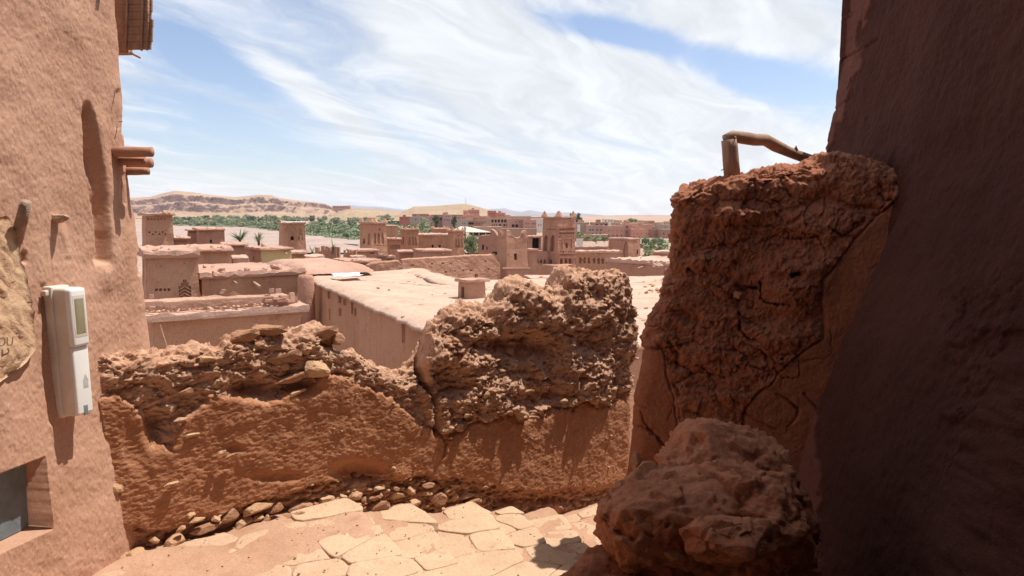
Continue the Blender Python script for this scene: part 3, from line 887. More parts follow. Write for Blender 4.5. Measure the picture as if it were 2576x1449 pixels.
b = MB(); b.box(cB - eX * 0.03 - eN * 0.14 + eZ * Hc, eX * 0.13, eN * 0.16, eZ * 0.02); b.box(cB - eX * 0.115 - eN * 0.05 + eZ * Hc * .5, eX * 0.05, eN * 0.02, eZ * Hc * .5); b.build('eave_board', M['wood'], ltw)
b = MB(); b.tube([cB + eX * -0.04 + eZ * -0.012, cB + eX * 0.002 + eZ * -0.03 - eN * .03], 0.006, 7); b.build('twig_peg', M['wood_grey'], ltw)

# ---- electricity meter box on the tower ------------------------------
M['plastic'] = plain('cream_plastic', (0.70, 0.63, 0.56), (0.62, 0.52, 0.44), 0.45, 6.0, 0.0, None, 0.4)
M['plastic_w'] = plain('white_plastic', (0.80, 0.78, 0.75), (0.74, 0.71, 0.67), 0.4, 5.0, 0.0, None, 0.4)
M['meter_glass'] = plain('meter_window', (0.20, 0.18, 0.13), (0.30, 0.27, 0.14), 0.12, 9.0, 0.0, (1, 1, 0.35), 0.5)
M['sticker'] = plain('grey_sticker', (0.50, 0.48, 0.46), (0.42, 0.40, 0.38), 0.6)
bc = lwall(152, 882, -0.006)
bz = np.array([0, 0, 1.0]); bz = unit(bz - 0.035 * LNrm); be = LE; bnn = LNrm
def rbox(name, c, hx, hy, hz, rad_, mat, parent):
    import bmesh
    bm = bmesh.new(); bmesh.ops.create_cube(bm, size=2)
    for q in bm.verts: q.co = Vector((q.co.x * hx, q.co.y * hy, q.co.z * hz))
    bmesh.ops.bevel(bm, geom=bm.edges[:], offset=rad_, segments=3, affect='EDGES', profile=0.6)
    v = np.array([q.co[:] for q in bm.verts]); bm.faces.ensure_lookup_table(); bm.verts.index_update()
    f = [[q.index for q in p.verts] for p in bm.faces]; bm.free()
    v = c + v[:, :1] * be + v[:, 1:2] * bnn + v[:, 2:3] * bz
    return mesh_obj(name, v, f, mat, parent, True)
mb = empty('meter_box', bc - bz * 0.28, 'white plastic electricity meter box on the earth tower', 'meter box')
rbox('back_flange', bc + bnn * 0.010 - be * 0.004, 0.052, 0.022, 0.290, 0.008, M['plastic'], mb)
rbox('box_body', bc + bnn * 0.052, 0.047, 0.048, 0.283, 0.016, M['plastic'], mb)
uc = rbox('upper_cover', bc + bnn * 0.076 + bz * 0.152, 0.046, 0.040, 0.128, 0.014, M['plastic_w'], mb)
rbox('lower_cover', bc + bnn * 0.060 - bz * 0.128, 0.0455, 0.045, 0.150, 0.010, M['plastic_w'], mb)
rbox('meter_window', bc + bnn * 0.114 + bz * 0.158, 0.027, 0.0035, 0.078, 0.003, M['meter_glass'], uc)
rbox('window_rim', bc + bnn * 0.1135 + bz * 0.158, 0.036, 0.003, 0.094, 0.0028, M['plastic'], uc)
rbox('label_sticker', bc + bnn * 0.105 - bz * 0.150 + be * 0.012, 0.014, 0.0008, 0.014, 0.0005, M['sticker'], mb)
rbox('seal_slot', bc + bnn * 0.1035 - bz * 0.262, 0.012, 0.003, 0.022, 0.002, M['shutter'], mb)
b = MB(); t0 = bc + bnn * 0.1055 - bz * 0.128 + be * 0.012
b.poly([t0 - be * .018 - bz * .008, t0 + be * .018 - bz * .008, t0 + bz * .026]); b.build('warning_triangle', M['sticker'], mb)
rbox('wall_bracket', bc + bnn * 0.010 - be * 0.060 + bz * 0.262, 0.016, 0.012, 0.012, 0.005, M['plastic'], mb)

# ---- paper sack hanging on the tower ---------------------------------
M['sack'] = plain('yellow_brown_paper', (0.58, 0.385, 0.245), (0.52, 0.325, 0.195), 0.8, 8.0, 0.3)
nu, nv = 24, 34
right_e = [(540, 26), (560, 30), (600, 38), (650, 55), (720, 72), (790, 84), (860, 92), (885, 88), (905, 70), (930, 40), (955, 8), (975, -20)]
vvv = np.linspace(545, 960, nv); sv_ = []
for v in vvv:
    ur = interp(v, [(a, c) for a, c in right_e])
    for t in np.linspace(0, 1, nu):
        u = -150 + (ur + 150) * t
        sv_.append(lwall(u, v, 0.016 + 0.022 * math.sin(min(1, (1 - t) * 1.6) * math.pi / 2)))
sv_ = np.array(sv_)
fw = np.abs(fbm(sv_ * np.array([1, 1, 0.6]), 9, 3, 0.5, 50)) ; f1, f2, _ = worley(sv_ * np.array([1, 1, .7]), 8, 4)
k1, k2, _ = worley(sv_ * np.array([1, 1, .6]), 17, 5)
rgs = np.random.default_rng(77)
sv_ = sv_ + LNrm * (0.012 * (0.4 - fw) + 0.016 * (f2 - f1) + rgs.uniform(-.005, .005, len(sv_)))[:, None] + rgs.uniform(-.004, .004, sv_.shape)
su_n = len(sv_)
back = sv_ - LNrm * 0.004
allv = np.concatenate([sv_, back]); gf = grid_faces(nv, nu)
edge_f = []
for i in range(nv - 1):
    a = i * nu + nu - 1; edge_f.append((a, a + nu, a + nu + su_n, a + su_n))
for j in range(nu - 1):
    a = (nv - 1) * nu + j; edge_f.append((a + 1, a, a + su_n, a + 1 + su_n)); a = j; edge_f.append((a, a + 1, a + 1 + su_n, a + su_n))
allf = np.concatenate([gf, gf[:, ::-1] + su_n, np.array(edge_f)])
sk = empty('paper_sack', sv_[-1] - np.array([0, 0, 0.02]), 'crumpled yellow brown paper sack hanging beside the meter box', 'sack')
mesh_obj('sack_paper', allv, np.concatenate([allf[:, [0, 1, 2]], allf[:, [0, 2, 3]]]), M['sack'], sk, False)
cu = bpy.data.curves.new('letters', 'FONT'); cu.body = 'OU'; cu.size = 0.05; cu.extrude = 0.001
to = bpy.data.objects.new('letters_tmp', cu); COL.objects.link(to)
dg = bpy.context.evaluated_depsgraph_get(); tm = bpy.data.meshes.new_from_object(to.evaluated_get(dg)); tm.name = 'printed_letters'
bpy.data.objects.remove(to)
tm.materials.clear(); tm.materials.append(plain('printed_ink', (0.20, 0.13, 0.09), (0.26, 0.17, 0.11)))
lo = lwall(-8, 872, 0.057)
rotm = Matrix(((be[0], 0, bnn[0], lo[0]), (be[1], 0, bnn[1], lo[1]), (0, 1, 0, lo[2]), (0, 0, 0, 1)))
share(tm, 'printed_letters', sk, rotm @ Matrix.Rotation(R(-6), 4, 'Z'))

# ---- mud pier beside the gap ------------------------------------------
QE = unit((0.95, -0.22, 0)); QN = np.array([QE[1], -QE[0], 0])      # QN faces the camera
QP = px(1900, 800, 4.30)
def pier_sz(u, v):
    q = pplane(u, v, QP, QN); return float((q - QP) @ QE), float(q[2])
ltop = [(1688, 500), (1696, 484), (1720, 475), (1740, 459), (1770, 452), (1800, 441), (1830, 437), (1860, 430), (1890, 425), (1920, 412), (1960, 405), (1985, 400), (2010, 396), (2050, 394), (2100, 391), (2180, 394), (2240, 408), (2300, 420)]
lsil = [(1570, 1260), (1572, 1195), (1577, 1160), (1586, 1110), (1589, 1060), (1592, 1000), (1606, 950), (1616, 880), (1627, 830), (1642, 790), (1662, 740), (1673, 680), (1681, 620), (1683, 560), (1687, 520), (1690, 495)]
qt = [pier_sz(*p) for p in ltop]; ql = [pier_sz(*p) for p in lsil]
ql_s = sorted([(z, s) for s, z in ql])
S_R = pier_sz(2330, 600)[0]
ra, na, nm, nzp, ntp = 0.10, 40, 380, 420, 50
cols = np.concatenate([-np.linspace(1.75, 0, na + 1)[:-1], np.linspace(0, 1, nm)])
wv = np.concatenate([np.linspace(0, 1, nzp), 1 + np.linspace(0, 1, ntp + 1)[1:]])
nc = len(cols)
Pts = np.zeros((len(wv), nc, 3)); Nrm = np.zeros_like(Pts)
phi = np.where(cols < 0, -cols, 0.0); cm = np.clip(cols, 0, 1)
zb = -2.6; rt = 0.10
for i, w in enumerate(wv):
    a = 0.0
    s = cm * S_R
    for _ in range(4):
        zt = np.interp(s, [p[0] for p in qt], [p[1] for p in qt])
        if w <= 1: z = zb + (zt - rt - zb) * w; ins = 0.0
        else:
            a = (w - 1) * math.pi * 0.75
            z = zt - rt + rt * math.sin(a); ins = (1 - math.cos(a)) * 0.2
        slz = np.interp(z, [p[0] for p in ql_s], [p[1] for p in ql_s])
        s = slz + ra + (S_R - slz - ra) * cm
    s2 = s - ra * np.sin(phi); off = -(ra - ra * np.cos(phi)) - np.clip(phi - 1.45, 0, 1) * 1.2
    nn = QN[None] * np.cos(phi)[:, None] - QE[None] * np.sin(phi)[:, None]
    Pts[i] = QP[None] + QE[None] * s2[:, None] + QN[None] * off[:, None] - nn * ins
    Pts[i, :, 2] = z
    Nrm[i] = nn * math.cos(a); Nrm[i, :, 2] = math.sin(a)
Pf = Pts.reshape(-1, 3); Nf = Nrm.reshape(-1, 3)
U, V = proj(Pf)
nz = fbm(Pf, 5, 3, 0.5, 60) * 30
plas = sst(U - interp(V, [(400, 2350), (500, 2260), (600, 2140), (700, 2075), (760, 2060), (850, 2080), (940, 1960), (1020, 1880), (1120, 1850)]) + nz, -10, 10)
plas = np.maximum(plas, sst(V, 868, 885) * (1 - sst(U - interp(V, [(870, 1670), (1000, 1690), (1150, 1720)]) + nz * .5, -6, 6)))
W = Pf * np.array([1, 1, 1.6]) + 0.03 * np.stack([fbm(Pf, 18, 3, .6, 74), fbm(Pf, 18, 3, .6, 75), fbm(Pf, 18, 3, .6, 76)], 1) + 0.05 * np.stack([fbm(Pf, 4, 2, .5, 61), fbm(Pf, 4, 2, .5, 62), fbm(Pf, 4, 2, .5, 63)], 1)
f1, f2, cid = worley(W, 4.2, 7)
g1, g2, cid2 = worley(W, 11, 8)
h1, h2, cid3 = worley(Pf, 30, 9)
topz = 1 - sst(V - interp(U, ltop), 20, 110)
emk = sst(fbm(Pf, 2.2, 3, .5, 71), .05, .35); emk2 = sst(fbm(Pf, 4.0, 3, .5, 72), .1, .4)
rough = 0.020 * facet(W, 4, 5) + 0.005 * facet(W, 13, 6) + 0.0025 * facet(Pf, 32, 7) + 0.014 * fbm(Pf * np.array([1, 1, 1.6]), 5, 4, .6, 73) + 0.010 * cid * sst(f2 - f1, .02, .3) - 0.016 * np.exp(-((f2 - f1) / 0.05) ** 2) * emk + 0.010 * cid2 * sst(g2 - g1, .02, .3) - 0.010 * np.exp(-((g2 - g1) / 0.08) ** 2) * emk2 + 0.028 * fbm(Pf, 3, 3, .5, 64) + 0.020 * fbm(Pf * np.array([1, 1, 1.5]), 12, 5, .66, 65) + 0.008 * fbm(Pf, 45, 3, .6, 66)
rough += topz * (0.03 * fbm(Pf, 7, 3, .6, 67) + 0.014 * (0.6 - h1) + 0.012 * (0.5 - g1))
smooth_ = 0.012 * fbm(Pf, 3, 3, .5, 68) + 0.005 * fbm(Pf, 18, 3, .6, 69) + 0.002 * fbm(Pf, 60, 2, .6, 70)
disp = rough * (1 - plas) + smooth_ * plas
disp -= 0.02 * np.exp(-((plas - 0.5) / 0.3) ** 2)
Uw = U + 6 * fbm(Pf, 14, 3, .6, 77) + 3 * fbm(Pf, 50, 3, .6, 78); Vw = V + 6 * fbm(Pf, 14, 3, .6, 79) + 3 * fbm(Pf, 50, 3, .6, 80); cw = np.clip(1 + 1.2 * fbm(Pf, 7, 3, .6, 81), .25, 2); cd = np.clip(1 + 1.2 * fbm(Pf, 5, 2, .6, 82), .2, 1.6)
z6 = lambda L_: [(1533.3 + a * .2646, 766.7 + b_ * .2646) for a, b_ in L_]
z5 = lambda L_: [(1565.3 + a * .3263, 357.8 + b_ * .3263) for a, b_ in L_]
for pts_, wd, dp in [(z6([(1240, 100), (1240, 240), (1330, 320), (1400, 330)]), 5, .06), (z6([(1440, 430), (1500, 480), (1490, 590), (1440, 610), (1330, 580)]), 2.6, .03),
                     (z6([(1500, 545), (1640, 560), (1800, 580)]), 2, .02), (z6([(1790, 470), (1820, 540), (1800, 680), (1740, 700), (1640, 690), (1560, 590)]), 2.6, .03),
                     (z6([(1820, 550), (1900, 520), (2050, 510), (2110, 450), (2120, 300), (2080, 240)]), 2.4, .022), (z6([(1580, 850), (1700, 900), (1790, 990), (1790, 1080), (1700, 1160), (1690, 1220)]), 3.6, .045),
                     (z6([(1840, 840), (1900, 920), (1970, 970), (2000, 1020), (2170, 1050)]), 2.8, .03), (z6([(1290, 1030), (1400, 1090), (1480, 1150), (1600, 1190)]), 4.5, .05),
                     (z6([(1640, 700), (1630, 770), (1560, 810), (1320, 830)]), 2, .02), (z6([(560, 360), (640, 470), (650, 600)]), 7, .08), (z6([(610, 760), (660, 850)]), 7, .06), (z6([(600, 900), (590, 1000), (560, 1100)]), 3, .03),
                     (z6([(230, 930), (350, 990)]), 3, .03), (z6([(840, 590), (950, 660), (1100, 700)]), 3, .025), (z6([(1140, 830), (1180, 910), (1240, 920)]), 2.5, .02), (z6([(300, 1020), (330, 1130), (550, 1380)]), 5, .06),
                     (z6([(180, 1150), (330, 1170), (400, 1200)]), 4, .05),
                     (z5([(885, 1108), (960, 1120), (1040, 1130)]), 6, .12), (z5([(1310, 1022), (1360, 1012)]), 5, .10), (z5([(1255, 745), (1400, 745), (1520, 735)]), 4, .05), (z5([(1600, 660), (1700, 720), (1870, 610)]), 5, .05),
                     (z5([(870, 860), (870, 990)]), 4, .03), (z5([(1060, 1090), (1070, 1210), (1130, 1240), (1300, 1250), (1420, 1265)]), 5, .05), (z5([(510, 990), (560, 1000)]), 12, .04), (z5([(790, 690), (790, 800), (870, 850)]), 3, .02),
                     (z5([(840, 590), (850, 640)]), 4, .04), (z5([(1130, 740), (1120, 850), (1140, 860)]), 3, .02), (z5([(1300, 250), (1350, 300), (1500, 290)]), 14, .04), (z5([(1780, 640), (1870, 590)]), 8, .06), (z5([(905, 1390), (905, 1449)]), 4, .04)]:
    disp -= .6 * dp * cd * (1 - .45 * plas) * np.exp(-(polydist(Uw, Vw, pts_) / (wd * .6 * cw)) ** 2)
for (u, v, a, b_, dep) in [(1960, 850, 60, 34, -0.03), (2070, 560, 90, 40, -0.045), (2010, 690, 90, 50, -0.035), (1860, 540, 60, 24, -0.03), (1790, 660, 60, 34, -0.03), (1985, 745, 70, 34, -0.04), (1770, 890, 60, 34, -0.02)]:
    disp -= dep * np.exp(-(((U - u) / a) ** 2 + ((V - v) / b_) ** 2) ** 2)
Pf = Pf + Nf * disp[:, None]
pier = empty('mud_pier', QP + np.array([0, 0.2, -1.7]), 'cracked red brown mud and stone pier beside the gap', 'pier')
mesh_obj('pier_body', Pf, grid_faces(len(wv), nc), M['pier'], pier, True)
qpl = (QP, QN, QE)
rock_d = [rock_mesh('stone', 90 + k, 3, 11, (1, 1, 1), 0.10, M['stone_dark']) for k in range(4)]
for u, v, w, h, off, rt_, dp in [(1856, 742, 30, 18, 0.0, -14, .02), (1980, 850, 110, 60, -0.035, 8, .05), (1600, 1160, 40, 50, -0.01, 10, .04), (1610, 1200, 60, 40, 0.0, -8, .05)]:
    put_rock(u, v, w, h, off, pier, qpl, rt_, dp, 'stone', random.choice(rock_d))

# ---- wooden railing behind the pier -----------------------------------
rl = empty('wooden_railing', px(1840, 440, 4.52), 'rough wooden post and crooked branch rail on the mud pier', 'railing')
b = MB(); b.tube([px(1844, 470, 4.52), px(1838, 400, 4.52), px(1836, 372, 4.52), px(1834, 352, 4.52)], [0.049, 0.048, 0.047, 0.047], 20, 0.05)
M['post'] = plain('post_wood', (0.42, 0.27, 0.19), (0.30, 0.17, 0.12), 0.8, 22.0, 0.5, (1, 1, 0.1))
b.build('post', M['post'], rl, True)
b = MB(); br = [(1822, 347, 4.50), (1842, 342, 4.52), (1868, 346, 4.55), (1900, 351, 4.6), (1925, 352, 4.64), (1950, 366, 4.68), (1980, 380, 4.74), (2010, 392, 4.8), (2050, 405, 4.9), (2075, 412, 4.95)]
b.tube([px(*q) for q in br], [0.020, 0.033, 0.037, 0.037, 0.035, 0.037, 0.034, 0.033, 0.032, 0.03], 14, 0.10)
b.build('rail', M['post'], rl, True)
b = MB(); b.tube([px(1999, 385, 4.77), px(2002, 375, 4.75), px(2003, 366, 4.74)], [0.018, 0.013, 0.003], 8, 0.2); b.build('branch_knot', M['post'], rl, True)
b = MB(); b.tube([px(1845, 343, 4.5), px(1850, 345, 4.48), px(1853, 346, 4.46)], [0.004, 0.004, 0.002], 6); b.build('nail', M['wood_grey'], rl)
for u, v in ((1838, 355),):
    b = MB(); b.tube([px(u - 17, v + 70, 4.5), px(u - 24, v + 74, 4.48)], 0.003, 5); b.build('splinter', M['wood_grey'], rl)

# ---- right building ----------------------------------------------------
RE = unit((0.064, 1, 0)); RN = np.array([-RE[1], RE[0], 0])         # faces left, towards the alley
R0 = np.array([2.10, 4.0, 0.0])
FLz = [(-2.6, 0.45), (-1.8, 0.41), (-1.2, 0.34), (-0.65, 0.235), (-0.2, 0.12), (0.05, 0.05), (0.3, 0.0), (4, 0.0)]
far_s = (5.4 - 4.0) / RE[1]
y_step = -0.085 / RE[1]
s_arr = np.concatenate([np.linspace(-3.6, -1.4, 40)[:-1], np.linspace(-1.4, y_step - 0.004, 250), [y_step + 0.004], np.linspace(y_step + 0.02, far_s - 0.10, 130), far_s - 0.10 + 0.10 * np.linspace(0.05, 1.8, 24), far_s + np.linspace(0.12, 1.5, 8)])
z_arr = np.concatenate([np.linspace(-2.6, 1.9, 430), np.linspace(1.92, 4.4, 30)])
nsR, nzR = len(s_arr), len(z_arr)
plan = np.zeros((nsR, 3)); pn = np.zeros((nsR, 3)); rad = 0.10
cen = R0 + RE * (far_s - rad) - RN * rad
for i, s_ in enumerate(s_arr):
    if s_ <= far_s - rad: plan[i] = R0 + RE * s_; pn[i] = RN
    else:
        a = min((s_ - far_s + rad) / rad, 1.75); d = RN * math.cos(a) + RE * math.sin(a)
        plan[i] = cen + d * rad; pn[i] = d
        ex = s_ - far_s + rad - 1.75 * rad
        if ex > 0: plan[i] += (-RN * math.sin(a) + RE * math.cos(a)) * ex
fl = interp(z_arr, FLz)
Pf = np.zeros((nzR, nsR, 3)); Nf = np.zeros_like(Pf)
near = (s_arr < y_step).astype(float)
# nearer part raised out of view to shade the bench, far part kept low
top_s = np.where(s_arr < 0.02, 4.4, np.where(s_arr < 0.06, 2.8, 1.62))
for i, z in enumerate(z_arr):
    zz_ = np.minimum(z, top_s)
    Pf[i] = plan + pn * (-0.111 * np.minimum(zz_, 1.7))[:, None] + pn * (fl[i] * near)[:, None]
    Pf[i, :, 2] = zz_; Nf[i] = pn
Pf = Pf.reshape(-1, 3); Nf = Nf.reshape(-1, 3)
okc = Pf[:, 1] > 0.6
U, V = proj(np.where(okc[:, None], Pf, np.array([[0, 5, 0]])))
disp = 0.035 * fbm(Pf, 1.4, 3, .5, 80) + 0.010 * fbm(Pf, 8, 3, .55, 81) + 0.005 * fbm(Pf, 30, 3, .6, 82)
# plaster skin that has come away along a ragged line near the corner
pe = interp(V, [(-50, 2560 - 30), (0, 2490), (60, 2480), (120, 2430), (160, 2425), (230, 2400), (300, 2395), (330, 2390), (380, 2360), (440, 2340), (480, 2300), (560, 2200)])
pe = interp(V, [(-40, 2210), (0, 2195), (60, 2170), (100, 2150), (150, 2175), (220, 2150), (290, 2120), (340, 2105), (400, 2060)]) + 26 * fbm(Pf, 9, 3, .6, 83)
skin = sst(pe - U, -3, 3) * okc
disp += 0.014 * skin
g1, g2, cid2 = worley(Pf * np.array([1, 1, 1.5]), 12, 12)
rub = sst(U, 2330, 2440) * sst(V, 620, 760) * okc
disp += rub * (0.010 * (0.6 - g1) + 0.008 * cid2 + 0.022 * fbm(Pf * np.array([1, 1, 1.6]), 14, 5, .66, 84))
for pts_, wd, dp in [([(2080, 165), (2110, 150), (2160, 130), (2200, 100)], 3, .02), ([(2140, 20), (2150, 40), (2120, 45)], 3, .015), ([(2090, 80), (2100, 70)], 4, .02), ([(2060, 300), (2110, 270), (2150, 240)], 3, .01)]:
    disp -= dp * np.exp(-(polydist(U, V, pts_) / wd) ** 2) * okc
disp *= np.where(Pf[:, 2] > 1.75, 0.3, 1)
Pf0z = Pf[:, 2].copy()
Pf = Pf + Nf * disp[:, None]
rb = empty('alley_house', R0 + np.array([0.6, 0, -2.0]), 'dark shaded earth house wall rising at the right edge', 'house')
mesh_obj('wall', Pf, grid_faces(nzR, nsR)[:, ::-1], M['shade_dark_wall'], rb, True, {'skin': skin})
b = MB()   # roof of the house: low level and the raised shading level
def flat(x0, x1, y0, y1, z, t=0.12): b.box(((x0 + x1) / 2, (y0 + y1) / 2, z), ((x1 - x0) / 2, 0, 0), (0, (y1 - y0) / 2, 0), (0, 0, t))
flat(2.42, 4.2, 4.10, 5.25, 1.48); flat(2.5, 4.2, 0.35, 3.95, 4.25)
flat(4.0, 4.2, 0.35, 5.25, 0.1, 2.6)
b.build('roof', M['shade_dark_wall'], rb)

# ---- unseen passage shell added behind the viewpoint to darken the alley -----------------------------
cp = empty('light_blocking_passage', (0, -1.6, -1.7), 'unseen dark passage shell added behind the viewpoint to block light', 'passage')
b = MB(); b.box((0.1, -0.1, 1.12), (2.4, 0, 0), (0, 2.2, 0), (0, 0, 0.16)); b.build('blocker_ceiling', M['passage_dark'], cp)
b = MB(); b.box((-1.75, -0.2, -0.3), (0.12, 0, 0), (0, 1.95, 0), (0, 0, 1.4)); b.build('side_wall', M['passage_dark'], cp)  # added out of view to cut bounce light from the left
b = MB(); b.box((0, -2.2, -0.2), (2.4, 0, 0), (0, 0.12, 0), (0, 0, 1.8)); b.build('blocker_back_wall', M['passage_dark'], cp)

# ---- rubble bench in the shade -------------------------------------------
def blob(name, c, hx, hy, hz, rotz, p, seed, mat, parent, sub=6, amp=1.0, tilt=0.0, flat_top=None, kind='rub', nfac=0):
    import bmesh
    bm = bmesh.new(); bmesh.ops.create_icosphere(bm, subdivisions=sub, radius=1)
    v = np.array([q.co[:] for q in bm.verts]); bm.verts.index_update()
    f = np.array([[q.index for q in g.verts] for g in bm.faces]); bm.free()
    d = v / np.linalg.norm(v, axis=1)[:, None]
    r = (np.abs(d) ** p).sum(1) ** (-1.0 / p)
    rgb_ = np.random.default_rng(seed)
    if nfac:
        pn_ = rgb_.normal(size=(nfac, 3)); pn_ /= np.linalg.norm(pn_, axis=1)[:, None]; pd_ = rgb_.uniform(.78, 1.02, nfac); dt_ = d @ pn_.T
        r = np.minimum(r, np.where(dt_ > .05, pd_[None] / np.maximum(dt_, .05), 9).min(1))
    q = d * r[:, None] * np.array([hx, hy, hz])
    n = d / np.array([hx, hy, hz]); n = np.sign(n) * np.abs(n) ** 1.0; n /= np.linalg.norm(n, axis=1)[:, None]
    ca, sa = math.cos(rotz), math.sin(rotz); ct, st_ = math.cos(tilt), math.sin(tilt)
    Rm = np.array([[ca, -sa, 0], [sa, ca, 0], [0, 0, 1]]) @ np.array([[1, 0, 0], [0, ct, -st_], [0, st_, ct]])
    q = q @ Rm.T + c; n = n @ Rm.T
    if kind == 'rub':
        f1, f2, cid = worley(q * np.array([1, 1, 1.5]), 8, seed); g1, g2, cid2 = worley(q, 20, seed + 1)
        qw = q * np.array([1, 1, 1.5]) + 0.015 * fbm(q, 20, 2, .6, seed + 5)[:, None]
        dd = 0.050 * fbm(q, 4, 3, .5, seed) + 0.030 * facet(qw, 7, seed) + 0.018 * facet(qw, 16, seed + 1) + 0.008 * facet(q, 38, seed + 2) + 0.012 * fbm(q, 14, 4, .65, seed + 1)
    else:
        f1, f2, cid = worley(q * np.array([1, 0.6, 1.5]), 7, seed)
        dd = 0.03 * fbm(q, 4, 3, .5, seed) + 0.020 * facet(q * np.array([1, .6, 1.5]), 9, seed) + 0.008 * facet(q, 24, seed + 1) + 0.008 * fbm(q * np.array([1, .4, 1]), 24, 4, .6, seed + 1) - 0.012 * np.exp(-((f2 - f1) / .05) ** 2)
    q = q + n * (dd * amp)[:, None]
    return mesh_obj(name, q, f, mat, parent, True)
bn = empty('rubble_bench', px(1720, 1440, 2.9) + np.array([0, 0, -0.4]), 'lumpy stone and mud bench in shade at the foot of the pier', 'bench')
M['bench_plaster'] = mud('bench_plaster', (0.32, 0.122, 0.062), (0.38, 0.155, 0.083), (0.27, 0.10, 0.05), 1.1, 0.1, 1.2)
blob('rubble_top', px(1840, 1250, 3.22), 0.29, 0.36, 0.31, 0.25, 3.0, 101, M['bench'], bn, amp=.8, nfac=16)
blob('rubble_top', px(1690, 1310, 2.98), 0.30, 0.36, 0.215, -0.1, 3.4, 105, M['bench'], bn, amp=0.7, nfac=14)
blob('rubble_top', px(1870, 1340, 2.85), 0.19, 0.30, 0.24, 0.3, 3.0, 109, M['bench'], bn, amp=0.8, nfac=14)
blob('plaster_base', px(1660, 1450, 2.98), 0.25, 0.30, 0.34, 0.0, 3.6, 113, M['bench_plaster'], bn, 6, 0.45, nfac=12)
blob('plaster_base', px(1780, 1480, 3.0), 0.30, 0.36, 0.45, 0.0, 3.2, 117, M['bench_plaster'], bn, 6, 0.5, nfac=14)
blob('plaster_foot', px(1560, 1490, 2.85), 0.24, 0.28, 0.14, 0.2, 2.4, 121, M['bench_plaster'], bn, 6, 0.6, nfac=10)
sl = blob('slab_stone', px(1838, 1356, 2.55), 0.175, 0.17, 0.085, -0.35, 5.0, 125, M['bench'], bn, 6, 0.7, -0.30, kind='slab', nfac=18)
for u, v, y_, w, h in [(1620, 1372, 2.66, 60, 22), (1700, 1392, 2.62, 70, 40), (1945, 1240, 2.75, 60, 40), (1975, 1150, 3.0, 40, 46), (1900, 1230, 2.8, 60, 40)]:
    c_ = px(u, v, y_)
    share(random.choice(rock_d), 'stone', bn, Matrix.Translation(Vector(c_)) @ Matrix.Rotation(random.uniform(-.5, .5), 4, 'Y') @ Matrix.Diagonal((w / F * y_ * .55, .05, h / F * y_ * .55, 1)))
# ---- alley floor under the viewpoint
nx_, ny_ = 120, 120
gx, gy = np.meshgrid(np.linspace(-2.2, 2.4, nx_), np.linspace(-2.4, 2.7, ny_))
gv = np.stack([gx.ravel(), gy.ravel(), np.zeros(gx.size)], 1)
gv[:, 2] = -1.80 + 0.03 * fbm(gv, 1.5, 3, .5, 130) - 0.25 * sst(gv[:, 0] - 0.1 * gv[:, 1], -0.3, 1.6)
fl_o = mesh_obj('alley_floor', gv, grid_faces(ny_, nx_), M['path'], None, True)
tag(fl_o, kind='structure')

# =================================================================== THE OLD TOWN BELOW
def wob(v, amp, sc, seed):
    v = np.asarray(v, float)
    return v + amp * np.stack([fbm(v, sc, 2, .5, seed) + .6 * fbm(v, sc * 4, 2, .5, seed + 4), fbm(v, sc, 2, .5, seed + 1) + .6 * fbm(v, sc * 4, 2, .5, seed + 5), fbm(v, sc, 2, .5, seed + 2)], 1)

